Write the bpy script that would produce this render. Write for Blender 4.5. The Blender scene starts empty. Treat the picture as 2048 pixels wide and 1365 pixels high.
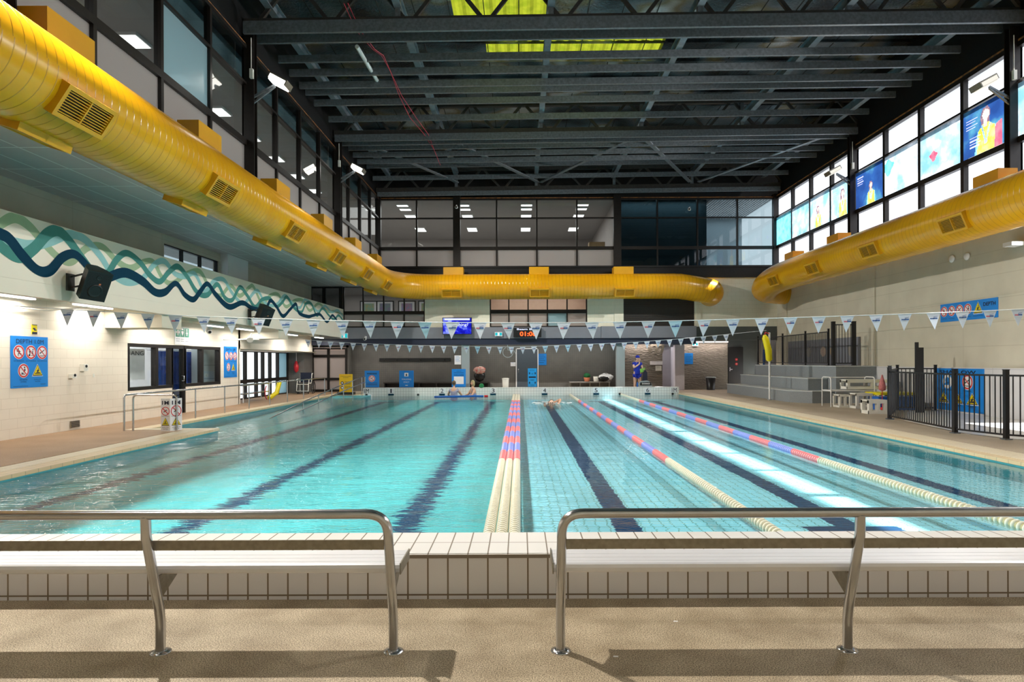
import bpy, math, random
from mathutils import Vector, Matrix
random.seed(7)
SC = bpy.context.scene
COL = SC.collection
# ------------------------------------------------------------------ camera, world, sun, exposure
F, CX, CY, EYE = 1287.0, 1040.0, 723.0, 1.5      # focal length and vanishing point in photo pixels, eye height
cam_d = bpy.data.cameras.new('camera'); cam = bpy.data.objects.new('camera', cam_d); COL.objects.link(cam)
cam_d.sensor_width = 36.0; cam_d.lens = 36.0*F/2048; cam_d.clip_start = .05; cam_d.clip_end = 300
cam_d.shift_x = -(CX-1024)/2048; cam_d.shift_y = (CY-682.5)/2048
cam.location = (0, 0, EYE); cam.rotation_euler = (math.pi/2, 0.0035, 0)
SC.camera = cam
SC.view_settings.view_transform = 'Standard'; SC.view_settings.look = 'None'
SC.view_settings.gamma = 1; SC.view_settings.use_curve_mapping = False
SC.view_settings.exposure = 0.0
SC.cycles.max_bounces = 7; SC.cycles.diffuse_bounces = 3; SC.cycles.glossy_bounces = 3
SC.cycles.transparent_max_bounces = 16; SC.cycles.sample_clamp_indirect = 6
SC.cycles.caustics_reflective = False; SC.cycles.use_denoising = True
SC.cycles.use_adaptive_sampling = True; SC.cycles.adaptive_threshold = 0.02
w = bpy.data.worlds.new('sky'); SC.world = w; w.use_nodes = True
w.node_tree.nodes['Background'].inputs[0].default_value = (0.93, 0.96, 1.0, 1)
w.node_tree.nodes['Background'].inputs[1].default_value = 2.0
def light(kind, name, loc, energy, col=(1,1,1), size=.3, size_y=None, to=None, spot=None, blend=.5, cam_vis=True):
    d = bpy.data.lights.new(name, kind); d.energy = energy; d.color = col
    if kind == 'AREA':
        d.size = size
        if size_y: d.shape = 'RECTANGLE'; d.size_y = size_y
    if kind in ('POINT', 'SPOT'): d.shadow_soft_size = size
    if spot: d.spot_size = math.radians(spot); d.spot_blend = blend
    o = bpy.data.objects.new(name, d); o.location = loc; COL.objects.link(o)
    if to is not None: o.rotation_euler = (Vector(to)-Vector(loc)).to_track_quat('-Z', 'Y').to_euler()
    return o
SUN = light('SUN', 'sun', (30, 15, 30), 25, (1, .97, .92), to=(21.0, 15.15, 20.4)); SUN.data.angle = .012
FLOODS = []       # the flood lamps on the columns; their light is made here, their bodies further down
for y, e, tx, ty in ((0.6, 500, 3, 4), (8.3, 5200, 2.0, 6.0), (16.0, 4000, 2.0, 15), (23.7, 5200, 1.6, 27)):
    light('SPOT', 'flood_light', (-5.75, y+.1, 8.62), e, (1, .94, .85), size=.12, to=(tx, ty, 0), spot=108, blend=.75)
for y, e, tx, tz in ((0.6, 800, 0, 0), (8.3, 2400, -5.5, 1), (16.0, 2900, -5.5, 1), (23.7, 3300, -3, 1)):
    light('SPOT', 'flood_light', (11.35, y+.1, 8.62), e, (1, .97, .92), size=.12, to=(tx, y+.5, tz), spot=112, blend=.7)
# ------------------------------------------------------------------ materials
def mk(name, col, rough=.5, metal=0., nz=None, bump=None, spec=None, col2=None, emis=None, alpha=None, coat=None):
    """Principled material; nz=(scale, contrast 0..1) mottles the colour, bump=(scale, strength)."""
    m = bpy.data.materials.new(name); m.use_nodes = True; nt = m.node_tree; b = nt.nodes['Principled BSDF']
    b.inputs['Base Color'].default_value = (*col, 1); b.inputs['Roughness'].default_value = rough; b.inputs['Metallic'].default_value = metal
    if spec is not None: b.inputs['Specular IOR Level'].default_value = spec
    if coat: b.inputs['Coat Weight'].default_value = coat
    nz = nz or (6, .06)
    tc = nt.nodes.new('ShaderNodeNewGeometry'); n = nt.nodes.new('ShaderNodeTexNoise'); n.inputs['Scale'].default_value = nz[0]; n.inputs['Detail'].default_value = 4
    nt.links.new(tc.outputs['Position'], n.inputs['Vector'])
    r = nt.nodes.new('ShaderNodeValToRGB'); r.color_ramp.elements[0].position = .32; r.color_ramp.elements[1].position = .68
    c2 = col2 or tuple(max(0, c*(1-nz[1])) for c in col)
    r.color_ramp.elements[0].color = (*c2, 1); r.color_ramp.elements[1].color = (*col, 1)
    nt.links.new(n.outputs['Fac'], r.inputs['Fac']); nt.links.new(r.outputs['Color'], b.inputs['Base Color'])
    if bump:
        n2 = nt.nodes.new('ShaderNodeTexNoise'); n2.inputs['Scale'].default_value = bump[0]; n2.inputs['Detail'].default_value = 3
        nt.links.new(tc.outputs['Position'], n2.inputs['Vector'])
        bp = nt.nodes.new('ShaderNodeBump'); bp.inputs['Strength'].default_value = bump[1]; bp.inputs['Distance'].default_value = .02
        nt.links.new(n2.outputs['Fac'], bp.inputs['Height']); nt.links.new(bp.outputs['Normal'], b.inputs['Normal'])
    if emis:
        b.inputs['Emission Color'].default_value = (*emis[:3], 1); b.inputs['Emission Strength'].default_value = emis[3]
    return m
def brickmat(name, axes, w_, h_, c1, c2, grout, gap, rough=.5, offset=0., bump=.3, spec=.5, shift=(0, 0), nz=.05, scale_bias=0):
    """tiles or blocks laid in the plane of the two named world axes"""
    m = bpy.data.materials.new(name); m.use_nodes = True; nt = m.node_tree; b = nt.nodes['Principled BSDF']; L = nt.links.new
    g = nt.nodes.new('ShaderNodeNewGeometry'); s = nt.nodes.new('ShaderNodeSeparateXYZ'); L(g.outputs['Position'], s.inputs[0])
    def ax(a, sh):
        q = nt.nodes.new('ShaderNodeMath'); q.operation = 'ADD'; q.inputs[1].default_value = sh+50*0; L(s.outputs['XYZ'.index(a.upper())], q.inputs[0]); return q.outputs[0]
    c = nt.nodes.new('ShaderNodeCombineXYZ'); L(ax(axes[0], shift[0]), c.inputs[0]); L(ax(axes[1], shift[1]), c.inputs[1])
    t = nt.nodes.new('ShaderNodeTexBrick'); t.offset = offset; t.offset_frequency = 2; t.squash = 1
    t.inputs['Scale'].default_value = 1; t.inputs['Mortar Size'].default_value = gap; t.inputs['Brick Width'].default_value = w_; t.inputs['Row Height'].default_value = h_
    t.inputs['Mortar Smooth'].default_value = .1
    t.inputs['Color1'].default_value = (*c1, 1); t.inputs['Color2'].default_value = (*c2, 1); t.inputs['Mortar'].default_value = (*grout, 1)
    L(c.outputs[0], t.inputs['Vector'])
    n = nt.nodes.new('ShaderNodeTexNoise'); n.inputs['Scale'].default_value = 1.3; n.inputs['Detail'].default_value = 5; L(g.outputs['Position'], n.inputs['Vector'])
    mr = nt.nodes.new('ShaderNodeMapRange'); mr.inputs[1].default_value = .3; mr.inputs[2].default_value = .7; mr.inputs[3].default_value = 1-nz; mr.inputs[4].default_value = 1+nz*.3
    L(n.outputs['Fac'], mr.inputs[0])
    mx = nt.nodes.new('ShaderNodeMix'); mx.data_type = 'RGBA'; mx.blend_type = 'MULTIPLY'; mx.inputs[0].default_value = 1
    L(t.outputs['Color'], mx.inputs[6]); L(mr.outputs[0], mx.inputs[7]); L(mx.outputs[2], b.inputs['Base Color'])
    b.inputs['Roughness'].default_value = rough; b.inputs['Specular IOR Level'].default_value = spec
    bp = nt.nodes.new('ShaderNodeBump'); bp.inputs['Strength'].default_value = bump; bp.inputs['Distance'].default_value = .01; bp.invert = True
    L(t.outputs['Fac'], bp.inputs['Height']); L(bp.outputs['Normal'], b.inputs['Normal'])
    return m
def emit(name, col, s):
    m = bpy.data.materials.new(name); m.use_nodes = True; nt = m.node_tree; nt.nodes.clear()
    e = nt.nodes.new('ShaderNodeEmission'); e.inputs[0].default_value = (*col, 1); e.inputs[1].default_value = s
    o = nt.nodes.new('ShaderNodeOutputMaterial'); nt.links.new(e.outputs[0], o.inputs[0]); return m
def glass(name, tint=(1,1,1), rough=0.02, ior=1.45, frost=0., frost_col=(.6,.6,.6), nrm=0):
    """clear pane: Fresnel reflection over a transparent (optionally part frosted) body"""
    m = bpy.data.materials.new(name); m.use_nodes = True; nt = m.node_tree; nt.nodes.clear(); L = nt.links.new
    fr = nt.nodes.new('ShaderNodeFresnel'); fr.inputs[0].default_value = ior
    t = nt.nodes.new('ShaderNodeBsdfTransparent'); t.inputs[0].default_value = (*tint, 1)
    g = nt.nodes.new('ShaderNodeBsdfGlossy'); g.inputs['Roughness'].default_value = rough
    gg = nt.nodes.new('ShaderNodeNewGeometry'); iv = nt.nodes.new('ShaderNodeMath'); iv.operation = 'SUBTRACT'; iv.inputs[0].default_value = 1; L(gg.outputs['Backfacing'], iv.inputs[1])
    fm = nt.nodes.new('ShaderNodeMath'); fm.operation = 'MULTIPLY'; L(fr.outputs[0], fm.inputs[0]); L(iv.outputs[0], fm.inputs[1])
    mx = nt.nodes.new('ShaderNodeMixShader'); L(fm.outputs[0], mx.inputs[0])
    body = t.outputs[0]
    if frost:
        d = nt.nodes.new('ShaderNodeBsdfTranslucent'); d.inputs[0].default_value = (*frost_col, 1)
        d2 = nt.nodes.new('ShaderNodeBsdfDiffuse'); d2.inputs[0].default_value = (*frost_col, 1)
        a = nt.nodes.new('ShaderNodeAddShader'); mm = nt.nodes.new('ShaderNodeMixShader'); mm.inputs[0].default_value = .5
        L(d.outputs[0], mm.inputs[1]); L(d2.outputs[0], mm.inputs[2])
        m2 = nt.nodes.new('ShaderNodeMixShader'); m2.inputs[0].default_value = frost; L(t.outputs[0], m2.inputs[1]); L(mm.outputs[0], m2.inputs[2]); body = m2.outputs[0]
    L(body, mx.inputs[1]); L(g.outputs[0], mx.inputs[2])
    o = nt.nodes.new('ShaderNodeOutputMaterial'); L(mx.outputs[0], o.inputs[0]); return m
def film(name, c1, c2, c3, scale, opac=.9, seed=0., stretch=(1,1,1)):
    """printed window film: lets daylight glow through its colours"""
    m = bpy.data.materials.new(name); m.use_nodes = True; nt = m.node_tree; nt.nodes.clear(); L = nt.links.new
    g = nt.nodes.new('ShaderNodeNewGeometry'); mp = nt.nodes.new('ShaderNodeMapping'); mp.inputs['Location'].default_value = (seed, seed*.7, seed*.3); mp.inputs['Scale'].default_value = stretch
    L(g.outputs['Position'], mp.inputs[0])
    n = nt.nodes.new('ShaderNodeTexNoise'); n.inputs['Scale'].default_value = scale; n.inputs['Detail'].default_value = 5; L(mp.outputs[0], n.inputs['Vector'])
    r = nt.nodes.new('ShaderNodeValToRGB'); r.color_ramp.elements[0].position = .35; r.color_ramp.elements[1].position = .68
    r.color_ramp.elements[0].color = (*c1, 1); r.color_ramp.elements[1].color = (*c3, 1); e = r.color_ramp.elements.new(.5); e.color = (*c2, 1)
    L(n.outputs['Fac'], r.inputs[0])
    tl = nt.nodes.new('ShaderNodeBsdfTranslucent'); df = nt.nodes.new('ShaderNodeBsdfDiffuse'); L(r.outputs[0], tl.inputs[0]); L(r.outputs[0], df.inputs[0])
    a = nt.nodes.new('ShaderNodeMixShader'); a.inputs[0].default_value = .22; L(tl.outputs[0], a.inputs[1]); L(df.outputs[0], a.inputs[2])
    o = nt.nodes.new('ShaderNodeOutputMaterial'); L(a.outputs[0], o.inputs[0]); return m

M = {}
M['steel'] = mk('brushed_stainless', (.58,.59,.61), .22, 1, nz=(9,.12))
M['steel_dull'] = mk('dull_flat_steel', (.36,.33,.27), .48, 1, nz=(30,.25))
M['alu'] = mk('anodised_aluminium', (.84,.84,.87), .34, .25, nz=(4,.05))
M['galv'] = mk('galvanised_steel', (.20,.225,.25), .40, .45, nz=(14,.35))
M['galv_dark'] = mk('painted_truss_steel', (.065,.062,.058), .5, .3, nz=(10,.3))
M['beam_blue'] = mk('blue_grey_beam', (.22,.27,.31), .5, .3, nz=(6,.25))
M['brownframe'] = mk('dark_bronze_frame', (.016,.012,.010), .4, .3, nz=(8,.3))
M['blackframe'] = mk('black_sill_steel', (.012,.012,.013), .45, .3, nz=(20,.4))
M['rust'] = mk('rusty_trim', (.46,.18,.045), .8, 0, nz=(7,.5), col2=(.10,.055,.03))
M['cream'] = mk('cream_paint', (.80,.74,.60), .6, nz=(1.2,.05))
M['creamw'] = brickmat('cream_blockwork', ('y','z'), .40, .20, (.82,.745,.63), (.80,.73,.615), (.70,.62,.51), .005, .55, .5, .25, .3)
M['creamx'] = brickmat('cream_blockwork_end', ('x','z'), .40, .20, (.82,.79,.66), (.80,.77,.64), (.68,.67,.52), .005, .6, .5, .2, .3)
M['rwall'] = brickmat('render_panel_right', ('y','z'), 3.6, .62, (.60,.565,.46), (.595,.56,.455), (.52,.48,.38), .010, .55, 0, .15, .3, nz=.10)
M['lowpanel'] = brickmat('pale_low_panels', ('y','z'), 1.2, 1.25, (.66,.66,.68), (.65,.65,.67), (.45,.45,.47), .008, .4, 0, .15, .4)
M['soffit'] = brickmat('acoustic_ceiling_tiles', ('x','y'), .6, 1.2, (.70,.60,.59), (.69,.59,.58), (.98,.92,.90), .02, .55, 0, .1, .4)
M['muralwall'] = mk('mural_ground', (.96,.88,.74), .5, nz=(.8,.04))
M['greywall'] = brickmat('grey_tiled_back_wall', ('x','z'), .10, .10, (.165,.16,.145), (.155,.15,.14), (.125,.12,.11), .006, .45, 0, .15, .4, nz=.2)
M['greyL'] = mk('grey_fascia', (.215,.225,.265), .5, nz=(1.5,.08))
M['greyP'] = mk('grey_pillar', (.34,.40,.42), .5, nz=(1.5,.06))
M['darkgrey'] = mk('dark_fascia', (.085,.10,.10), .6, nz=(2,.1))
M['navy'] = mk('navy_edge', (.018,.025,.055), .5)
M['louvre'] = mk('dark_louvre', (.03,.025,.022), .55, nz=(20,.3))
M['white'] = mk('white_paint', (.86,.86,.86), .4, nz=(3,.03))
M['plastic'] = mk('white_plastic', (.82,.81,.74), .35, nz=(5,.05))
M['black'] = mk('black_plastic', (.012,.012,.013), .38, nz=(30,.3))
M['grille'] = mk('speaker_mesh', (.016,.017,.02), .5, .3, nz=(60,.4))
M['fence'] = mk('black_powdercoat', (.012,.012,.014), .35, .2)
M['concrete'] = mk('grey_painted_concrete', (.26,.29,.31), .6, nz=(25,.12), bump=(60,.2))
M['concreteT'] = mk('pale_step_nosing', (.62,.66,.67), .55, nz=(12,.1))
M['edge'] = brickmat('cream_edge_tiles', ('x','y'), .12, .24, (.80,.63,.38), (.77,.60,.36), (.52,.42,.28), .006, .35, 0, .2, .5)
M['edge2'] = brickmat('white_edge_tiles', ('x','y'), .12, .24, (.86,.76,.56), (.83,.73,.54), (.55,.47,.36), .006, .35, 0, .2, .5)
M['copeface'] = brickmat('white_wall_tiles', ('x','z'), .1262, .243, (.76,.75,.77), (.74,.73,.75), (.22,.17,.12), .0055, .22, 0, .35, .5, shift=(-.045, -.0275), nz=.06)
M['copetop'] = brickmat('white_coping_tiles', ('x','y'), .1262, .26, (.80,.78,.75), (.78,.765,.735), (.24,.20,.16), .0045, .25, 0, .35, .5, shift=(-.045, -4.06), nz=.05)
M['fartile'] = brickmat('small_white_tiles', ('x','z'), .125, .125, (.88,.88,.86), (.86,.86,.84), (.50,.51,.50), .006, .3, 0, .2, .5)
M['slot'] = mk('gutter_slot', (.02,.017,.013), .7)
M['blue'] = mk('sign_blue', (.008,.23,.72), .4, nz=(2,.04))
M['blueL'] = mk('sign_light_blue', (.015,.34,.80), .4)
M['ink'] = mk('sign_ink', (.008,.012,.035), .5)
M['red'] = mk('sign_red', (.62,.018,.02), .45)
M['yellow'] = mk('sign_yellow', (.83,.66,.0), .4)
M['amber'] = mk('amber_board', (.86,.52,.01), .4)
M['green'] = mk('sign_green', (.0,.26,.15), .45)
M['signw'] = mk('sign_white', (.86,.86,.88), .45)
M['tubey'] = mk('rescue_yellow', (.85,.72,.0), .45)
M['bluep'] = mk('blue_plastic', (.01,.12,.50), .35)
M['redp'] = mk('red_plastic', (.62,.02,.03), .4)
M['redf'] = mk('red_float', (.88,.24,.26), .35, spec=.6)
M['bluef'] = mk('blue_float', (.26,.33,.78), .35, spec=.6)
M['whitef'] = mk('cream_float', (.84,.81,.66), .35, spec=.6, nz=(50,.12))
M['olive'] = mk('float_gap', (.50,.46,.24), .5)
M['pinkgap'] = mk('float_gap_pale', (.86,.78,.80), .5)
M['flag'] = mk('flag_vinyl', (.74,.79,.90), .5, nz=(3,.04))
M['flag2'] = mk('flag_vinyl_light_blue', (.50,.74,.88), .5, nz=(3,.04))
M['logo'] = mk('flag_print', (.08,.16,.40), .5)
M['logor'] = mk('flag_print_red', (.65,.16,.22), .5)
M['rope'] = mk('white_rope', (.85,.87,.90), .5)
M['tan'] = mk('skin', (.72,.42,.28), .5, nz=(20,.08))
M['hairy'] = mk('blonde_hair', (.62,.50,.24), .6, nz=(60,.4))
M['hairb'] = mk('brown_hair', (.16,.10,.05), .6, nz=(60,.4))
M['suit'] = mk('blue_patterned_swimsuit', (.03,.07,.42), .5, nz=(45,.3), col2=(.45,.5,.7))
M['suit2'] = mk('floral_swim_shirt', (.24,.27,.42), .6, nz=(22,.5), col2=(.52,.45,.55))
M['royal'] = mk('royal_blue_cloth', (.006,.035,.55), .6, nz=(8,.25))
M['skinlight'] = mk('fair_skin', (.80,.55,.42), .5)
M['wavenavy'] = mk('mural_navy', (.001,.040,.08), .7, spec=.15)
M['waveteal'] = mk('mural_teal', (.07,.27,.24), .6, spec=.2)
M['waveaqua'] = mk('mural_aqua', (.30,.60,.60), .45)
M['wavegreen'] = mk('mural_sage', (.36,.50,.30), .6)
M['glass'] = glass('window_glass', (.86,.89,.89), ior=1.45)
M['glassd'] = glass('shaded_window_glass', (.50,.56,.58), ior=1.6)
M['frost'] = glass('frosted_glass', (.9,.9,.9), .3, 1.4, .75, (.52,.49,.47))
M['tint'] = glass('blue_frosted_pane', (.7,.85,.9), .3, 1.4, .8, (.42,.60,.66))
M['clearday'] = glass('daylight_glass', (.97,.98,1.0), ior=1.3)
M['troffer'] = emit('troffer_panel', (1,.98,.95), 2.6)
M['tube'] = emit('fluorescent_tube', (1,.97,.92), 3.2)
M['led'] = emit('led_strip', (1,.86,.80), 2.2)
M['floodface'] = emit('flood_lamp_face', (1,.98,.90), 9)
M['roomwall'] = mk('upper_room_wall', (.50,.465,.45), .8, nz=(1,.06))
M['roomceil'] = mk('upper_room_ceiling', (.44,.42,.41), .8, nz=(1,.05))
M['peach'] = mk('warm_room_wall', (.70,.53,.44), .8)
M['floorin'] = mk('indoor_floor', (.30,.28,.26), .7)
M['wood'] = mk('plywood_box', (.52,.36,.20), .6, nz=(12,.2))
M['leaf'] = mk('plant_leaf', (.05,.13,.04), .6, nz=(20,.4))
M['curtain'] = mk('blue_curtain', (.025,.09,.45), .8, nz=(9,.4))
M['pvc'] = mk('white_pipe', (.66,.72,.72), .4)
M['cable'] = mk('red_cable', (.50,.03,.06), .5)
M['pink'] = mk('pink_bag', (.62,.20,.20), .7, nz=(20,.3))
M['navycloth'] = mk('navy_cloth', (.012,.018,.045), .8, nz=(20,.3))
M['dgreen'] = mk('green_cloth', (.02,.25,.08), .7, nz=(20,.3))
M['orange'] = mk('orange_pot', (.62,.20,.09), .6)
M['lime'] = mk('lime_folder', (.20,.62,.08), .5)
M['wet'] = mk('pale_splash_pad', (.86,.85,.82), .25, nz=(2,.12))
M['innerdark'] = mk('blackout_and_void_shade', (.06,.11,.13), .6)
M['lilac'] = mk('lilac_white_wall', (.62,.58,.63), .6)
M['doorblue'] = mk('slate_door', (.07,.09,.115), .45)
M['splash'] = mk('water_splash', (.85,.92,.95), .3)

def special_materials():
    # yellow duct skin: spiral seams along the tube (UV.x = metres along the duct)
    m = bpy.data.materials.new('yellow_spiral_duct'); m.use_nodes = True; nt = m.node_tree; b = nt.nodes['Principled BSDF']; L = nt.links.new
    uv = nt.nodes.new('ShaderNodeUVMap'); sp = nt.nodes.new('ShaderNodeSeparateXYZ'); L(uv.outputs[0], sp.inputs[0])
    k = nt.nodes.new('ShaderNodeMath'); k.operation = 'MULTIPLY_ADD'; k.inputs[1].default_value = .022; L(sp.outputs[1], k.inputs[0]); L(sp.outputs[0], k.inputs[2])
    d = nt.nodes.new('ShaderNodeMath'); d.operation = 'DIVIDE'; d.inputs[1].default_value = .165; L(k.outputs[0], d.inputs[0])
    fr = nt.nodes.new('ShaderNodeMath'); fr.operation = 'FRACT'; L(d.outputs[0], fr.inputs[0])
    rp = nt.nodes.new('ShaderNodeValToRGB'); els = rp.color_ramp.elements
    els[0].position = 0; els[0].color = (0,0,0,1); els[1].position = .10; els[1].color = (1,1,1,1)
    L(fr.outputs[0], rp.inputs[0])
    n = nt.nodes.new('ShaderNodeTexNoise'); n.inputs['Scale'].default_value = .9; g = nt.nodes.new('ShaderNodeNewGeometry'); L(g.outputs['Position'], n.inputs['Vector'])
    cr = nt.nodes.new('ShaderNodeValToRGB'); cr.color_ramp.elements[0].position = .3; cr.color_ramp.elements[1].position = .7
    cr.color_ramp.elements[0].color = (.62,.285,.004,1); cr.color_ramp.elements[1].color = (.72,.36,.005,1); L(n.outputs['Fac'], cr.inputs[0])
    mx = nt.nodes.new('ShaderNodeMix'); mx.data_type = 'RGBA'; mx.inputs[6].default_value = (.30,.14,.004,1); L(rp.outputs[0], mx.inputs[0]); L(cr.outputs[0], mx.inputs[7])
    L(mx.outputs[2], b.inputs['Base Color']); b.inputs['Roughness'].default_value = .24
    bp = nt.nodes.new('ShaderNodeBump'); bp.inputs['Strength'].default_value = .5; bp.inputs['Distance'].default_value = .012; L(rp.outputs[0], bp.inputs['Height']); L(bp.outputs['Normal'], b.inputs['Normal'])
    M['duct'] = m
    M['ducty'] = mk('yellow_sheet_metal', (.66,.33,.006), .4, nz=(2,.1))
    M['ductd'] = mk('grille_shadow', (.10,.055,.008), .6)
    # pool floor: small tiles, six navy lane lines, seen through rippled water so the pattern wavers
    m = bpy.data.materials.new('pool_floor_tiles'); m.use_nodes = True; nt = m.node_tree; b = nt.nodes['Principled BSDF']; L = nt.links.new
    def math_(op, a, c=None):
        q = nt.nodes.new('ShaderNodeMath'); q.operation = op
        for i, v in enumerate((a, c)):
            if v is None: continue
            if isinstance(v, (int, float)): q.inputs[i].default_value = v
            else: L(v, q.inputs[i])
        return q.outputs[0]
    g = nt.nodes.new('ShaderNodeNewGeometry'); sp = nt.nodes.new('ShaderNodeSeparateXYZ'); L(g.outputs['Position'], sp.inputs[0])
    def noise(scale, sx, sy, det=2):
        mp = nt.nodes.new('ShaderNodeMapping'); mp.inputs['Scale'].default_value = (sx, sy, 1); L(g.outputs['Position'], mp.inputs[0])
        n = nt.nodes.new('ShaderNodeTexNoise'); n.inputs['Scale'].default_value = scale; n.inputs['Detail'].default_value = det; L(mp.outputs[0], n.inputs['Vector'])
        return math_('SUBTRACT', n.outputs['Fac'], .5)
    amp = nt.nodes.new('ShaderNodeMapRange'); amp.inputs[1].default_value = -.6; amp.inputs[2].default_value = .4; amp.inputs[3].default_value = 1.0; amp.inputs[4].default_value = .16; L(sp.outputs[0], amp.inputs[0])
    wob = math_('MULTIPLY', noise(1.0, 2.2, 9.0, 3), amp.outputs[0])
    wob2 = math_('MULTIPLY', noise(1.0, 7.0, 34.0, 3), amp.outputs[0])
    x = math_('ADD', sp.outputs[0], math_('ADD', math_('MULTIPLY', wob, .42), math_('MULTIPLY', wob2, .62)))
    y = math_('ADD', sp.outputs[1], math_('MULTIPLY', noise(2.0, 1, 1), .12))
    c = nt.nodes.new('ShaderNodeCombineXYZ'); L(x, c.inputs[0]); L(y, c.inputs[1])
    t = nt.nodes.new('ShaderNodeTexBrick'); t.offset = 0; t.inputs['Scale'].default_value = 1; t.inputs['Brick Width'].default_value = .118; t.inputs['Row Height'].default_value = .245; t.inputs['Mortar Size'].default_value = .0045
    t.inputs['Color1'].default_value = (1,1,1,1); t.inputs['Color2'].default_value = (.94,.94,.94,1); t.inputs['Mortar'].default_value = (.22,.33,.24,1); L(c.outputs[0], t.inputs['Vector'])
    u = math_('DIVIDE', math_('SUBTRACT', x, 1.13), 2.358)
    dist = math_('MULTIPLY', math_('ABSOLUTE', math_('SUBTRACT', math_('FRACT', math_('ADD', u, 50.5)), .5)), 2.358)
    line = math_('LESS_THAN', dist, .142)
    inY = math_('LESS_THAN', y, 28.2); inX = math_('LESS_THAN', math_('ABSOLUTE', x), 6.4)
    line = math_('MULTIPLY', line, math_('MULTIPLY', inY, inX))
    # cross bars of the lane ends
    bar = math_('MULTIPLY', math_('MULTIPLY', math_('LESS_THAN', dist, .5), math_('GREATER_THAN', x, 2.3)), math_('LESS_THAN', math_('ABSOLUTE', math_('SUBTRACT', y, 6.72)), .12))
    bar2 = math_('MULTIPLY', math_('LESS_THAN', dist, .5), math_('LESS_THAN', math_('ABSOLUTE', math_('SUBTRACT', y, 28.1)), .2))
    line = math_('MAXIMUM', line, math_('MULTIPLY', math_('MAXIMUM', bar, bar2), inX))
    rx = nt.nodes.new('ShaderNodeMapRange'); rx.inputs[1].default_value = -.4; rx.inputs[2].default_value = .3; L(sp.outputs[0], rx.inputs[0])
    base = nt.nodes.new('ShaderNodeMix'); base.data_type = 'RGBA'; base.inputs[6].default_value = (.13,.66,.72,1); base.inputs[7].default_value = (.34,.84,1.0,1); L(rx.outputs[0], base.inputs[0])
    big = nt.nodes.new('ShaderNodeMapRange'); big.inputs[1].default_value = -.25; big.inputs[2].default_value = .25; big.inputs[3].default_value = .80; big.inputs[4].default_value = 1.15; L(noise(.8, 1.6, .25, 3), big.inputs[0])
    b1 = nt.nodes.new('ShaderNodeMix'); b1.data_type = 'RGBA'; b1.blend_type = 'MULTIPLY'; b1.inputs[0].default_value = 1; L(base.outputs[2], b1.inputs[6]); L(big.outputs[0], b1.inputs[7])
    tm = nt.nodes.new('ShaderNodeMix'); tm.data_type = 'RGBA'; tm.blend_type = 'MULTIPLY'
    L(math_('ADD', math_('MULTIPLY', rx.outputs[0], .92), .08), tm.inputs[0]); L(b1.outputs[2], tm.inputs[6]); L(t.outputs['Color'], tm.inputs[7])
    lm = nt.nodes.new('ShaderNodeMix'); lm.data_type = 'RGBA'; L(math_('MULTIPLY', line, .97), lm.inputs[0]); L(tm.outputs[2], lm.inputs[6]); lm.inputs[7].default_value = (.004,.045,.14,1)
    L(lm.outputs[2], b.inputs['Base Color']); b.inputs['Roughness'].default_value = .7; b.inputs['Specular IOR Level'].default_value = .1
    M['poolfloor'] = m
    M['poolwall'] = mk('pool_side_tiles', (.10,.50,.58), .5, nz=(4,.15))
    # water
    m = bpy.data.materials.new('pool_water'); m.use_nodes = True; nt = m.node_tree; nt.nodes.clear(); L = nt.links.new
    g = nt.nodes.new('ShaderNodeNewGeometry'); sp = nt.nodes.new('ShaderNodeSeparateXYZ'); L(g.outputs['Position'], sp.inputs[0])
    mp = nt.nodes.new('ShaderNodeMapping'); mp.inputs['Scale'].default_value = (.75, 1.25, 1); L(g.outputs['Position'], mp.inputs[0])
    n1 = nt.nodes.new('ShaderNodeTexNoise'); n1.inputs['Scale'].default_value = 1.9; n1.inputs['Detail'].default_value = 4; L(mp.outputs[0], n1.inputs['Vector'])
    n2 = nt.nodes.new('ShaderNodeTexNoise'); n2.inputs['Scale'].default_value = 7.5; n2.inputs['Detail'].default_value = 3; L(mp.outputs[0], n2.inputs['Vector'])
    hs = math_('ADD', math_('MULTIPLY', n1.outputs['Fac'], .66), math_('MULTIPLY', n2.outputs['Fac'], .34))
    am = nt.nodes.new('ShaderNodeMapRange'); am.inputs[1].default_value = -.5; am.inputs[2].default_value = .8; am.inputs[3].default_value = .23; am.inputs[4].default_value = .03; L(sp.outputs[0], am.inputs[0])
    bp = nt.nodes.new('ShaderNodeBump'); bp.inputs['Distance'].default_value = .42; L(am.outputs[0], bp.inputs['Strength']); L(hs, bp.inputs['Height'])
    fr = nt.nodes.new('ShaderNodeFresnel'); fr.inputs[0].default_value = 1.33; L(bp.outputs[0], fr.inputs['Normal'])
    t = nt.nodes.new('ShaderNodeBsdfTransparent'); t.inputs[0].default_value = (.95,.995,1,1)
    gl = nt.nodes.new('ShaderNodeBsdfGlossy'); gl.inputs['Roughness'].default_value = .03; L(bp.outputs[0], gl.inputs['Normal'])
    mx = nt.nodes.new('ShaderNodeMixShader'); L(math_('MINIMUM', math_('MULTIPLY', fr.outputs[0], 1.0), .50), mx.inputs[0]); L(t.outputs[0], mx.inputs[1]); L(gl.outputs[0], mx.inputs[2])
    o = nt.nodes.new('ShaderNodeOutputMaterial'); L(mx.outputs[0], o.inputs[0]); M['water'] = m
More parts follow.
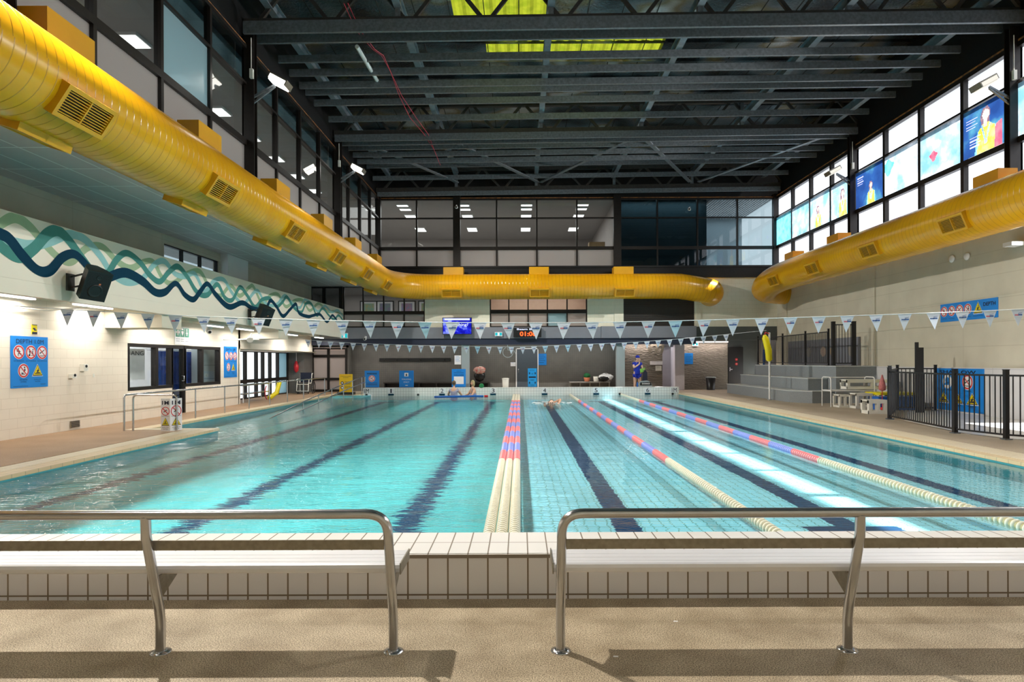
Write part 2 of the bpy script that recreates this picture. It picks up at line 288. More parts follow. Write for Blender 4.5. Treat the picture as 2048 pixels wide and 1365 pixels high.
    # decks
    def deck(name, a, b_, c_, blotch, fine, rough):
        m = bpy.data.materials.new(name); m.use_nodes = True; nt = m.node_tree; b = nt.nodes['Principled BSDF']; L = nt.links.new
        g = nt.nodes.new('ShaderNodeNewGeometry')
        n = nt.nodes.new('ShaderNodeTexNoise'); n.inputs['Scale'].default_value = blotch; n.inputs['Detail'].default_value = 4; L(g.outputs['Position'], n.inputs['Vector'])
        v = nt.nodes.new('ShaderNodeTexNoise'); v.inputs['Scale'].default_value = fine; v.inputs['Detail'].default_value = 2; L(g.outputs['Position'], v.inputs['Vector'])
        r = nt.nodes.new('ShaderNodeValToRGB'); r.color_ramp.elements[0].position = .3; r.color_ramp.elements[1].position = .72
        r.color_ramp.elements[0].color = (*a, 1); r.color_ramp.elements[1].color = (*b_, 1); L(n.outputs['Fac'], r.inputs[0])
        r2 = nt.nodes.new('ShaderNodeValToRGB'); r2.color_ramp.elements[0].position = .36; r2.color_ramp.elements[1].position = .62
        r2.color_ramp.elements[0].color = (*c_, 1); r2.color_ramp.elements[1].color = (1.15,1.12,1.08,1); L(v.outputs['Fac'], r2.inputs[0])
        mx = nt.nodes.new('ShaderNodeMix'); mx.data_type = 'RGBA'; mx.blend_type = 'MULTIPLY'; mx.inputs[0].default_value = 1
        L(r.outputs[0], mx.inputs[6]); L(r2.outputs[0], mx.inputs[7]); L(mx.outputs[2], b.inputs['Base Color']); b.inputs['Roughness'].default_value = rough
        bp = nt.nodes.new('ShaderNodeBump'); bp.inputs['Strength'].default_value = .25; bp.inputs['Distance'].default_value = .004; L(v.outputs['Fac'], bp.inputs['Height']); L(bp.outputs[0], b.inputs['Normal'])
        return m
    M['deckfront'] = deck('exposed_aggregate_deck', (.36,.285,.185), (.60,.51,.37), (.26,.23,.19), 3.2, 160, .6)
    M['deckleft'] = deck('brown_pebble_deck', (.32,.205,.12), (.40,.265,.165), (.70,.66,.60), 1.2, 90, .6)
    M['deckright'] = deck('taupe_pebble_deck', (.42,.355,.28), (.54,.47,.37), (.75,.72,.68), 1.2, 90, .5)
    # roof foil
    m = bpy.data.materials.new('foil_insulation'); m.use_nodes = True; nt = m.node_tree; b = nt.nodes['Principled BSDF']; L = nt.links.new
    g = nt.nodes.new('ShaderNodeNewGeometry'); n = nt.nodes.new('ShaderNodeTexNoise'); n.inputs['Scale'].default_value = .55; n.inputs['Detail'].default_value = 2; L(g.outputs['Position'], n.inputs['Vector'])
    r = nt.nodes.new('ShaderNodeValToRGB'); e = r.color_ramp.elements; e[0].position = .40; e[0].color = (.035,.04,.045,1); e[1].position = .72; e[1].color = (.62,.64,.66,1)
    for p, c_ in ((.50,(.10,.14,.16)), (.57,(.20,.22,.24)), (.63,(.26,.22,.13))):
        q = e.new(p); q.color = (*c_, 1)
    L(n.outputs['Fac'], r.inputs[0]); L(r.outputs[0], b.inputs['Base Color']); b.inputs['Metallic'].default_value = .75; b.inputs['Roughness'].default_value = .38
    n2 = nt.nodes.new('ShaderNodeTexNoise'); n2.inputs['Scale'].default_value = 14; n2.inputs['Detail'].default_value = 3; L(g.outputs['Position'], n2.inputs['Vector'])
    bp = nt.nodes.new('ShaderNodeBump'); bp.inputs['Strength'].default_value = .8; bp.inputs['Distance'].default_value = .05; L(n2.outputs['Fac'], bp.inputs['Height']); L(bp.outputs[0], b.inputs['Normal'])
    M['foil'] = m
    M['skysheet'] = film('yellow_green_roof_sheet', (.06,.078,.004), (.085,.098,.006), (.055,.072,.004), 2.0)
    # chiselled feature wall
    m = mk('textured_feature_wall', (.20,.185,.155), .5, nz=(3,.1)); nt = m.node_tree; b = nt.nodes['Principled BSDF']; L = nt.links.new
    g = nt.nodes.new('ShaderNodeNewGeometry'); mp = nt.nodes.new('ShaderNodeMapping'); mp.inputs['Scale'].default_value = (3, 3, 14); L(g.outputs['Position'], mp.inputs[0])
    n = nt.nodes.new('ShaderNodeTexNoise'); n.inputs['Scale'].default_value = 1.4; n.inputs['Detail'].default_value = 3; L(mp.outputs[0], n.inputs['Vector'])
    bp = nt.nodes.new('ShaderNodeBump'); bp.inputs['Strength'].default_value = 1; bp.inputs['Distance'].default_value = .06; L(n.outputs['Fac'], bp.inputs['Height']); L(bp.outputs[0], b.inputs['Normal'])
    M['feature'] = m
special_materials()

# ------------------------------------------------------------------ helpers
def PY(px, py, Y): return Vector(((px-CX)*Y/F, Y, EYE+(CY-py)*Y/F))
def PX(px, py, X): Y = X*F/(px-CX); return Vector((X, Y, EYE+(CY-py)*Y/F))
def PZ(px, py, Z): Y = (EYE-Z)*F/(py-CY); return Vector(((px-CX)*Y/F, Y, Z))
def tag(o, label=None, cat=None, group=None, kind=None):
    if label: o['label'] = label
    if cat: o['category'] = cat
    if group: o['group'] = group
    if kind: o['kind'] = kind
    return o
def thing(name, label, cat, loc=(0,0,0), group=None, kind=None):
    o = bpy.data.objects.new(name, None); o.location = loc; o.empty_display_size = .2; COL.objects.link(o)
    return tag(o, label, cat, group, kind)
def wloc(o):
    v = Vector((0,0,0))
    while o is not None: v += Vector(o.location); o = o.parent
    return v
class MB:
    def __init__(s): s.v=[]; s.f=[]; s.m=[]; s.sm=[]; s.uv=[]; s.mats=[]
    def mi(s, m):
        m = M[m] if isinstance(m, str) else m
        if m not in s.mats: s.mats.append(m)
        return s.mats.index(m)
    def add(s, vs, fs, m, smooth=False, uv=None):
        n = len(s.v); k = s.mi(m); s.v += [Vector(q) for q in vs]
        for i, f in enumerate(fs):
            s.f.append([n+j for j in f]); s.m.append(k); s.sm.append(smooth); s.uv.append(uv[i] if uv else None)
        return s
    def box(s, x0, x1, y0, y1, z0, z1, m, fr=None):
        vs = [(x,y,z) for x in (x0,x1) for y in (y0,y1) for z in (z0,z1)]
        if fr: vs = [fr(v) for v in vs]
        return s.add(vs, [(0,1,3,2),(4,6,7,5),(0,4,5,1),(2,3,7,6),(0,2,6,4),(1,5,7,3)], m)
    def bar(s, a, b, w, h, m, up=(0,0,1)):
        """rectangular bar from a to b, w across, h along up"""
        a, b = Vector(a), Vector(b); d = (b-a).normalized(); up = Vector(up)
        sd = d.cross(up)
        if sd.length < 1e-4: sd = d.cross(Vector((1,0,0)))
        sd.normalize(); u = sd.cross(d).normalized()
        vs = [p+sd*i*w/2+u*j*h/2 for p in (a,b) for i in (-1,1) for j in (-1,1)]
        return s.add(vs, [(0,1,3,2),(4,6,7,5),(0,4,5,1),(2,3,7,6),(0,2,6,4),(1,5,7,3)], m)
    def poly(s, pts, m): return s.add(pts, [tuple(range(len(pts)))], m)
    def prism(s, pts, off, m):
        n = len(pts); off = Vector(off); a = [Vector(p) for p in pts]; b = [p+off for p in a]
        return s.add(a+b, [tuple(range(n))[::-1], tuple(range(n, 2*n))]+[(i,(i+1)%n,n+(i+1)%n,n+i) for i in range(n)], m)
    def tube(s, pts, r, m, n=10, cap=True, smooth=True, closed=False):
        P = [Vector(p) for p in pts]; N = len(P); rs = r if isinstance(r, (list, tuple)) else [r]*N
        T = []
        for i in range(N):
            if closed: t = P[(i+1)%N]-P[i-1]
            else: t = (P[min(i+1,N-1)]-P[max(i-1,0)])
            T.append(t.normalized())
        u = T[0].cross(Vector((0,0,1)))
        if u.length < 1e-3: u = Vector((1,0,0))
        u.normalize(); vs=[]; us=[]; acc=0
        for i in range(N):
            if i: acc += (P[i]-P[i-1]).length
            u = (u-T[i]*u.dot(T[i])); u.normalize(); w_ = T[i].cross(u)
            for k in range(n):
                a = 2*math.pi*k/n; vs.append(P[i]+(u*math.cos(a)+w_*math.sin(a))*rs[i])
            us.append(acc)
        fs=[]; uv=[]
        for i in range(N if closed else N-1):
            j = (i+1)%N
            for k in range(n):
                k2 = (k+1)%n; fs.append((i*n+k, i*n+k2, j*n+k2, j*n+k)); uv.append(((us[i],k/n),(us[i],(k+1)/n),(us[j],(k+1)/n),(us[j],k/n)))
        s.add(vs, fs, m, smooth, uv)
        if cap and not closed:
            s.add(vs[:n], [tuple(range(n))[::-1]], m); s.add(vs[-n:], [tuple(range(n))], m)
        return s
    def lathe(s, prof, c, m, n=20, axis=(0,0,1), smooth=True):
        ax = Vector(axis).normalized(); u = ax.orthogonal().normalized(); w_ = ax.cross(u); c = Vector(c); vs=[]; fs=[]
        for r, h in prof:
            for k in range(n):
                a = 2*math.pi*k/n; vs.append(c+ax*h+(u*math.cos(a)+w_*math.sin(a))*r)
        for i in range(len(prof)-1):
            for k in range(n):
                k2=(k+1)%n; fs.append((i*n+k,i*n+k2,(i+1)*n+k2,(i+1)*n+k))
        s.add(vs, fs, m, smooth)
        if prof[0][0] > 1e-4: s.add(vs[:n], [tuple(range(n))[::-1]], m)
        if prof[-1][0] > 1e-4: s.add(vs[-n:], [tuple(range(n))], m)
        return s
    def ball(s, c, r, m, n=14, k=9, sc=(1,1,1)):
        c = Vector(c); vs=[]; fs=[]
        for i in range(k+1):
            th = math.pi*i/k
            for j in range(n):
                a = 2*math.pi*j/n; vs.append(c+Vector((math.sin(th)*math.cos(a)*r*sc[0], math.sin(th)*math.sin(a)*r*sc[1], math.cos(th)*r*sc[2])))
        for i in range(k):
            for j in range(n):
                fs.append((i*n+j,(i+1)*n+j,(i+1)*n+(j+1)%n,i*n+(j+1)%n))
        return s.add(vs, fs, m, True)
    def build(s, name, parent=None, **kw):
        o0 = wloc(parent) if parent is not None else Vector((0,0,0))
        me = bpy.data.meshes.new(name); me.from_pydata([tuple(v-o0) for v in s.v], [], s.f)
        for m in s.mats: me.materials.append(m)
        me.polygons.foreach_set('material_index', s.m); me.polygons.foreach_set('use_smooth', s.sm)
        if any(u is not None for u in s.uv):
            ul = me.uv_layers.new(name='UVMap'); i = 0
            for f, u in zip(s.f, s.uv):
                for j in range(len(f)):
                    if u: ul.data[i].uv = u[j]
                    i += 1
        me.update()
        o = bpy.data.objects.new(name, me); COL.objects.link(o)
        if parent is not None: o.parent = parent
        if kw: tag(o, **kw)
        return o
def dup(o, off, parent=None):
    c = o.copy(); COL.objects.link(c)
    if parent is None: c.location = Vector(o.location)+Vector(off)
    else: c.parent = parent
    for ch in list(o.children): dup(ch, off, c)
    return c
def struct(o): o['kind'] = 'structure'; return o
_tc = {}
def text_geo(txt, bold=0.):
    if (txt, bold) in _tc: return _tc[(txt, bold)]
    cu = bpy.data.curves.new('lettering', 'FONT'); cu.body = txt; cu.size = 1; cu.offset = bold; cu.resolution_u = 3
    cu.align_x = 'CENTER'
    ob = bpy.data.objects.new('lettering_tmp', cu); COL.objects.link(ob); bpy.context.view_layer.update()
    me = bpy.data.meshes.new_from_object(ob.evaluated_get(bpy.context.evaluated_depsgraph_get()))
    vs = [v.co.copy() for v in me.vertices]; fs = [tuple(p.vertices) for p in me.polygons]
    bpy.data.objects.remove(ob); bpy.data.meshes.remove(me); bpy.data.curves.remove(cu)
    if vs:
        x0=min(v.x for v in vs); x1=max(v.x for v in vs); y0=min(v.y for v in vs); y1=max(v.y for v in vs)
    else: x0=x1=y0=y1=0
    _tc[(txt, bold)] = (vs, fs, x0, x1, y0, y1); return _tc[(txt, bold)]
class Board:
    """flat artwork on a real board: u to the right, v up, n towards the viewer; every mark goes to a named part"""
    def __init__(s, org, u, v, parts=None):
        s.o = Vector(org); s.u = Vector(u).normalized(); s.v = Vector(v).normalized(); s.n = s.u.cross(s.v); s.p = {}
    def part(s, name):
        if name not in s.p: s.p[name] = MB()
        return s.p[name]
    def at(s, x, y, k): return s.o+s.u*x+s.v*y+s.n*(.0025*k)
    def poly(s, pts, m, part, k=1): s.part(part).poly([s.at(x,y,k) for x,y in pts], m)
    def rect(s, x0, y0, x1, y1, m, part, k=1): s.poly([(x0,y0),(x1,y0),(x1,y1),(x0,y1)], m, part, k)
    def disc(s, cx, cy, r, m, part, k=1, n=28): s.poly([(cx+r*math.cos(2*math.pi*i/n), cy+r*math.sin(2*math.pi*i/n)) for i in range(n)], m, part, k)
    def ring(s, cx, cy, r0, r1, m, part, k=1, n=32, a0=0, a1=360):
        A = [math.radians(a0+(a1-a0)*i/n) for i in range(n+1)]
        vs = [s.at(cx+r*math.cos(a), cy+r*math.sin(a), k) for r in (r0, r1) for a in A]
        s.part(part).add(vs, [(i, n+1+i, n+2+i, i+1)[::-1] for i in range(n)], m)
    def line(s, x0, y0, x1, y1, w_, m, part, k=1):
        d = Vector((x1-x0, y1-y0)); d.normalize(); p = Vector((-d.y, d.x))*w_/2
        s.poly([(x0-p.x,y0-p.y),(x1-p.x,y1-p.y),(x1+p.x,y1+p.y),(x0+p.x,y0+p.y)][::1], m, part, k)
    def text(s, txt, cx, cy, w_, h, m, part='lettering', k=2, bold=0.0):
        vs, fs, x0, x1, y0, y1 = text_geo(txt, bold)
        if not vs: return
        sx = w_/max(x1-x0, 1e-6); sy = h/max(y1-y0, 1e-6)
        s.part(part).add([s.at(cx+(v.x-(x0+x1)/2)*sx, cy+(v.y-(y0+y1)/2)*sy, k) for v in vs], fs, m)
    def no(s, cx, cy, r, fig, part='prohibition_symbol'):
        s.disc(cx, cy, r*1.08, 'signw', part, 1); s.ring(cx, cy, r*.80, r, 'red', part, 3)
        for (a,b,c,d,w_) in FIG[fig][0]: s.line(cx+a*r, cy+b*r, cx+c*r, cy+d*r, w_*r, 'ink', part, 2)
        for (a,b,q) in FIG[fig][1]: s.disc(cx+a*r, cy+b*r, q*r, 'ink', part, 2, 12)
        q = r*.86*.707; s.line(cx-q, cy+q, cx+q, cy-q, r*.14, 'red', part, 4)
    def warn(s, cx, cy, w_, h, fig='shallow', part='warning_triangle'):
        for k_, sc, m in ((1,1.12,'signw'), (2,1.0,'ink'), (3,.84,'yellow')):
            s.poly([(cx-w_/2*sc, cy-h/2*sc*.98-h*.02), (cx+w_/2*sc, cy-h/2*sc*.98-h*.02), (cx, cy+h/2*sc)], m, part, k_)
        for (a,b,c,d,q) in FIG[fig][0]: s.line(cx+a*w_, cy+b*h, cx+c*w_, cy+d*h, q*w_, 'ink', part, 4)
        for (a,b,q) in FIG[fig][1]: s.disc(cx+a*w_, cy+b*h, q*w_, 'ink', part, 4, 12)
    def build(s, parent):
        for k, b in s.p.items(): b.build(k, parent)
FIG = {
 'run': ([(-.05,.28,.08,-.1,.2),(.05,-.1,-.18,-.35,.13),(-.18,-.35,-.12,-.62,.11),(.08,-.1,.3,-.3,.13),(.3,-.3,.5,-.22,.1),(-.02,.22,-.3,.08,.1),(-.3,.08,-.42,.2,.09),(.0,.22,.3,.05,.1)],[(-.1,.45,.12)]),
 'push': ([(-.3,.25,-.2,-.15,.18),(-.2,-.15,-.35,-.5,.12),(-.22,.15,.1,.2,.1),(.35,.25,.3,-.1,.16),(.3,-.1,.5,-.35,.12),(-.5,-.45,-.15,-.45,.25),(.0,-.5,.5,-.5,.07)],[(-.3,.42,.11),(.4,.42,.11)]),
 'dive': ([(-.35,-.1,.35,.35,.13),(-.35,-.1,-.55,-.25,.08),(.3,.3,.5,.5,.09),(-.5,-.5,.5,-.5,.07),(-.35,-.62,.35,-.62,.05)],[(-.42,-.08,.1)]),
 'bomb': ([(.2,.3,.28,-.02,.24),(.28,-.02,.05,.02,.14),(.05,.02,.1,-.25,.12),(-.5,-.5,.3,-.5,.1),(-.3,-.42,.0,-.35,.1)],[(.2,.5,.13),(-.3,-.32,.1)]),
 'shallow': ([(-.3,-.3,.3,-.3,.06),(-.12,-.25,.12,.0,.07),(.02,-.05,.08,.2,.05),(-.02,-.22,.2,-.22,.05)],[(-.06,-.05,.05)]),
 'slip': ([(-.3,-.3,.3,-.3,.05),(.0,.15,-.02,-.1,.08),(-.02,-.1,.15,-.22,.06),(-.02,-.1,-.15,-.22,.06),(0,.1,.15,.0,.04),(0,.1,-.13,.05,.04)],[(.02,.22,.05)]),
}
# ================================================================== THE SETTING
WZ = -0.07           # water level
XL, XR = -6.85, 7.30 # pool sides
YN, YF = 4.57, 29.6  # inner faces of the two end walls
XW, XE = -10.0, 12.4 # left and right hall walls
YB = 31.0            # plane of the far upper facade
XG = -6.8            # plane of the left upper glazing
# floor: front deck, side decks, back deck, with the tiled pool edging
b = MB()
b.box(XW-1.2, XE, -3, 4.06, -.35, 0, 'deckfront')
b.box(XW-1.2, -7.52, 4.06, 14.3, -.35, 0, 'deckleft')
b.box(XW-1.2, -8.80, 14.3, 34.2, -.35, 0, 'deckleft')
b.box(8.02, XE, 4.06, 34.2, -.35, 0, 'deckright')
b.box(-8.80, 8.02, 30.1, 34.2, -.35, 0, 'deckright')
struct(b.build('floor'))
b = MB()   # tiled edging strips, raised lip and gutter slot on both sides
b.box(-7.52, -7.47, 4.06, 14.3, -.35, -.02, 'slot')
b.box(-7.47, -7.14, 4.06, 14.3, -.35, .004, 'edge2'); b.box(-7.14, -7.12, 4.06, 14.3, -.35, -.01, 'slot'); b.box(-7.12, XL+.02, 4.57, 14.32, -.05, .004, 'edge')
b.box(-8.42, XL+.02, 14.32, 14.62, -.05, .004, 'edge2'); b.box(-8.80, -8.42, 14.3, 14.62, -.05, .004, 'edge2')
b.box(-8.80, -8.76, 14.62, 30.1, -.35, -.02, 'slot'); b.box(-8.76, -8.38, 14.62, 30.1, -.05, .004, 'edge')
b.box(7.28, 7.47, 4.57, 30.1, -.05, .004, 'edge'); b.box(7.47, 7.49, 4.06, 30.1, -.35, -.01, 'slot'); b.box(7.49, 7.98, 4.06, 30.1, -.35, .004, 'edge2'); b.box(7.98, 8.02, 4.06, 30.1, -.35, -.02, 'slot')
b.box(-8.38, -7.2, 29.58, 30.1, -.05, .004, 'edge')
struct(b.build('trim_1'))
# near end wall with glazed tiles and rounded coping
b = MB()
b.box(XL-.65, XR+.7, 4.06, YN, -.9, .262, 'copeface')
b.box(XL-.65, XR+.7, 4.075, YN-.0, .262, .284, 'copetop')
b.box(XL-.65, XR+.7, 4.058, 4.09, .258, .280, 'copetop')
struct(b.build('wall_near'))
b = MB(); b.box(-7.2, XR, YF, 30.1, -.9, .29, 'fartile'); struct(b.build('wall_far'))
# pool basin
pool = thing('pool_basin', 'long tiled swimming pool basin with navy lane lines on its floor', 'pool', (0, YN, -.27))
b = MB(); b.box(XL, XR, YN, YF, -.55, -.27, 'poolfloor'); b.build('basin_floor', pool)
for q in ((XR, XR+.1, YN, YF), (XL-.1, XL, YN, 14.58), (-8.5, -8.4, 14.75, YF), (-8.4, XL-.1, 14.5, 14.6)):
    b = MB(); b.box(*q, -.55, -.052, 'poolwall'); b.build('basin_side', pool)
b = MB(); b.add([(-8.4,14.6,-.27),(XL,14.6,-.27),(XL,18,-.27),(-8.4,18,-.27),(XL,29.55,-.04),(-8.4,29.55,-.04),(XL,29.55,-.5),(XL,18,-.5),(XL,14.75,-.5),(-8.4,29.55,-.5)],
    [(0,1,2,3),(3,2,4,5),(2,7,6,4),(1,8,7,2)], 'poolwall'); b.build('entry_ramp', pool, label='sloping walk-in ramp under the shallow water')
b = MB(); b.add([(XL,YN,WZ),(XR,YN,WZ),(XR,YF,WZ),(XL,YF,WZ),(XL,14.58,WZ),(-8.4,14.58,WZ),(-8.4,29.6,WZ)], [(0,1,2,3),(4,3,6,5)], 'water')
tag(b.build('pool_water'), 'rippled turquoise water filling the long pool', 'water', kind='stuff')
# ---- left wall: blockwork with window band, door, recessed glazed bay
def wall_with_holes(mb, axis, c0, c1, a0, a1, z0, z1, holes, m):
    """wall slab: along 'y' (thickness c0..c1 in x) or 'x'; holes = (a0,a1,z0,z1)"""
    def bx(p, q, r, t):
        if q-p < 1e-4 or t-r < 1e-4: return
        if axis == 'y': mb.box(c0, c1, p, q, r, t, m)
        else: mb.box(p, q, c0, c1, r, t, m)
    cur = a0
    for h in sorted(holes):
        bx(cur, h[0], z0, z1); bx(h[0], h[1], z0, h[2]); bx(h[0], h[1], h[3], z1); cur = h[1]
    bx(cur, a1, z0, z1)
b = MB()
wall_with_holes(b, 'y', XW-.2, XW, -3, 22.9, 0, 2.86, [(16.4, 18.5, .77, 2.0), (18.5, 19.25, 0, 2.0), (19.25, 21.5, .77, 2.0)], 'creamw')
b.box(XW-.2, XW, 22.9, 31.0, 1.98, 2.858, 'creamw')
b.box(XW-1.2, XW, 22.85, 23.0, 0, 2.86, 'creamw')
b.box(XW-1.35, XW-1.15, 23.0, 32.3, 2.0, 2.86, 'creamw')
struct(b.build('wall_left'))
b = MB(); b.box(XW-1.35, XW-.2, 23.0, 32.3, 1.95, 2.0, 'cream'); b.box(XW-.2, -8.62, -3, 31.0, 2.86, 2.92, 'cream')
for y in (15.5, 23.0): b.box(XW+.002, -8.625, y, y+.9, 2.34, 2.858, 'cream')
b.box(XW+.001, -9.6, 16.4, 23.0, 2.7, 2.859, 'cream'); b.box(XW+.001, -9.6, 23.9, 31.0, 2.7, 2.859, 'cream')
struct(b.build('ceiling'))
# mural bulkhead (balcony front) with the painted waves lying in its face
b = MB(); b.box(XW, -8.5, -3, YB, 2.92, 4.03, 'muralwall'); b.box(-8.62, -8.508, -3, YB, 2.66, 2.92, 'muralwall')
bul = b.build('wall_left_upper'); struct(bul)
b = MB(); wall_with_holes(b, 'y', XW-.2, XW, -3, YB, 4.03, 5.12, [(18.1, 21.4, 4.15, 4.86)], 'rwall')
b.box(XW-.02, XW+.25, 21.5, 23.1, 4.03, 5.12, 'white')
struct(b.build('wall_left_gallery'))
b = MB(); b.box(XW-.2, XG+.12, -3, YB+.1, 5.12, 5.3, 'soffit'); struct(b.build('ceiling_gallery'))
# narrow fascia between the soffit and the glazing sill
b = MB(); b.box(XG-.1, XG+.14, -3, YB, 5.3, 6.03, 'blackframe'); b.box(XG-.05, XG+.2, -3, YB, 5.98, 6.06, 'blackframe'); struct(b.build('trim_2'))
b = MB(); b.box(-6.8, XE, YB-.12, YB+.1, 5.5, 6.03, 'blackframe'); b.box(-6.8, XE, YB-.17, YB+.1, 5.98, 6.06, 'blackframe'); struct(b.build('trim_3'))
b = MB(); b.box(XE-.14, XE+.1, 4, YB, 5.62, 6.03, 'blackframe'); b.box(XE-.2, XE+.1, 4, YB, 5.98, 6.06, 'blackframe'); struct(b.build('trim_4'))
# rusty trim at the head of the glazing
b = MB(); b.box(XG-.05, XG+.06, -3, YB, 9.30, 9.38, 'rust'); struct(b.build('trim_5'))
b = MB(); b.box(-6.8, XE, YB-.06, YB+.05, 9.30, 9.38, 'rust'); struct(b.build('trim_6'))
b = MB(); b.box(XE-.07, XE+.05, 4, YB, 9.32, 9.42, 'rust'); struct(b.build('trim_7'))
# right wall
b = MB()
wall_with_holes(b, 'y', XE, XE+.2, -3, 34.2, 1.28, 5.62, [(11.0, 15.2, 1.28, 2.3)], 'rwall')
b.box(XE, XE+.2, -3, 4.4, 5.62, 11.4, 'rwall')
for z_ in (2.50, 3.16): b.box(XE-.012, XE, 4, 31, z_, z_+.025, 'rwall')
for y_ in (22.4, 29.8): b.box(XE-.05, XE, y_, y_+.5, 1.28, 5.6, 'rwall')
struct(b.build('wall_right'))
b = MB(); wall_with_holes(b, 'y', XE-.06, XE+.2, 4.0, 22.28, 0, 1.28, [(11.0, 15.2, .02, 1.28)], 'lowpanel'); struct(b.build('wall_right_lower'))
b = MB(); b.box(XW-1.2, XE+.2, -3.2, -3, 0, 11.6, 'cream'); struct(b.build('wall_front'))
# roof shell above the glazing heads
b = MB(); b.box(XG-.2, XG-.05, -3, YB, 9.38, 11.6, 'blackframe'); b.box(XE+.05, XE+.2, -3, YB, 9.42, 11.6, 'blackframe'); b.box(-6.9, XE+.2, YB+.05, YB+.2, 9.38, 11.6, 'blackframe'); b.box(XE+.2, XE+.50, -3, 32, 9.42, 9.6, 'white'); struct(b.build('wall_roof_edge'))
b = MB()
holes = [(-1.9, .9, 17.0, 19.0), (-1.05, 4.6, 19.6, 21.4)]
b.box(XG-.2, -1.9, -3, YB+.2, 11.6, 11.68, 'foil'); b.box(4.6, XE+.2, -3, YB+.2, 11.6, 11.68, 'foil')
b.box(-1.9, 4.6, -3, 17.0, 11.6, 11.68, 'foil'); b.box(.9, 4.6, 17, 19.6, 11.6, 11.68, 'foil'); b.box(-1.9, .9, 19.0, 19.6, 11.6, 11.68, 'foil')
b.box(-1.9, -1.05, 19.6, YB+.2, 11.6, 11.68, 'foil'); b.box(-1.05, 4.6, 21.4, YB+.2, 11.6, 11.68, 'foil')
y = 4.0
while y < YB:   # foil blanket laps hanging between the purlins
    b.box(XG, XE, y, y+.05, 11.52, 11.6, 'foil'); y += 1.25
for x in range(-6, 13, 1): b.box(x-.012, x+.012, 4, YB, 11.585, 11.6, 'slot')
struct(b.build('ceiling_roof'))
for (x0, x1, y0, y1), lb in zip(holes, ('yellow-green corrugated skylight sheet, the shorter one nearer the camera', 'yellow-green corrugated skylight sheet, the wide one behind the nearest truss')):
    b = MB(); n = int((x1-x0)/.095)
    vs = []; fs = []
    for i in range(n+1):
        x = x0+(x1-x0)*i/n; z = 11.58+(.035 if i % 4 in (0, 1) else 0)
        vs += [(x, y0, z), (x, y1, z)]
    fs = [(2*i, 2*i+2, 2*i+3, 2*i+1) for i in range(n)]
    b.add(vs, fs, 'skysheet'); tag(b.build('skylight_sheet'), lb, 'skylight', 'yellow-green roof sheets')
# ---- far facade, gallery level: cream wall with two window groups and a louvre
b = MB()
wall_with_holes(b, 'x', YB, YB+.2, -8.5, XE, 3.14, 5.5, [(-8.5, -4.58, 3.14, 5.12), (-1.45, 3.25, 3.14, 5.2), (4.99, 8.48, 3.14, 5.2)], 'creamx')
b.box(-8.5, XE, YB+.02, YB+.2, 5.2, 5.5, 'creamx')
b.box(8.48, 8.7, YB-.05, YB, 3.14, 5.5, 'creamx'); b.box(4.55, 4.99, YB-.04, YB, 3.14, 5.5, 'creamx')
b.box(-3.2, -3.0, YB-.03, YB, 3.14, 5.5, 'creamx')
struct(b.build('wall_back_upper'))
b = MB()
b.box(-10.4, 3.9-.0, YB-.18, YB+.02, 2.60, 3.14, 'greyL'); b.box(3.9, 8.45, YB-.22, YB+.02, 2.60, 3.16, 'greyL'); b.box(-10.4, 8.45, YB-.12, YB+.2, 2.30, 2.60, 'navy')
b.box(8.45, 12.38, YB+.0, YB+.2, 2.48, 3.14, 'darkgrey')
struct(b.build('wall_back_fascia'))
b = MB(); b.box(-11.3, XE, YB+.2, 34.3, 2.55, 2.65, 'greyL'); struct(b.build('ceiling_back'))
# lower back wall, in its sections
b = MB()
b.box(-8.7, 5.1, 33.0, 33.2, 0, 2.55, 'greywall'); b.box(5.1, 5.25, 32.2, 33.2, 0, 2.55, 'greyL')
b.box(-10.5, -10.42, 32.3, 32.5, 0, 2.55, 'greywall'); b.box(-8.72, -8.62, 32.3, 33.0, 0, 2.55, 'greywall'); b.box(-10.5, -8.62, 32.3, 32.45, 2.22, 2.55, 'greywall')
b.box(-11.4, -10.4, 31.0, 31.2, 0, 2.55, 'greywall'); b.box(-10.5, -10.4, 31.2, 32.3, 0, 2.55, 'greywall')
b.box(10.75, 12.4, 33.4, 33.55, 0, 2.55, 'darkgrey')
struct(b.build('wall_back'))
b = MB(); b.box(5.25, 7.3, 33.0, 33.2, 0, 2.55, 'feature'); b.box(8.33, 10.75, 33.3, 33.5, 0, 2.55, 'feature'); struct(b.build('wall_back_feature'))
b = MB(); b.box(7.2, 8.4, 34.0, 34.2, 0, 2.2, 'lilac'); b.box(7.85, 8.33, 32.6, 33.5, 0, 2.3, 'lilac'); b.box(7.2, 8.4, 33.0, 34.2, 2.2, 2.55, 'greyL'); struct(b.build('wall_back_passage'))
for i, (x0, x1, y0, y1, z1) in enumerate(((-2.82, -2.45, 31.0, 31.35, 2.3), (4.66, 5.05, 31.0, 31.35, 2.3))):
    b = MB(); b.box(x0, x1, y0, y1, 0, z1, 'greyP'); struct(b.build('trim_%d' % (8+i)))
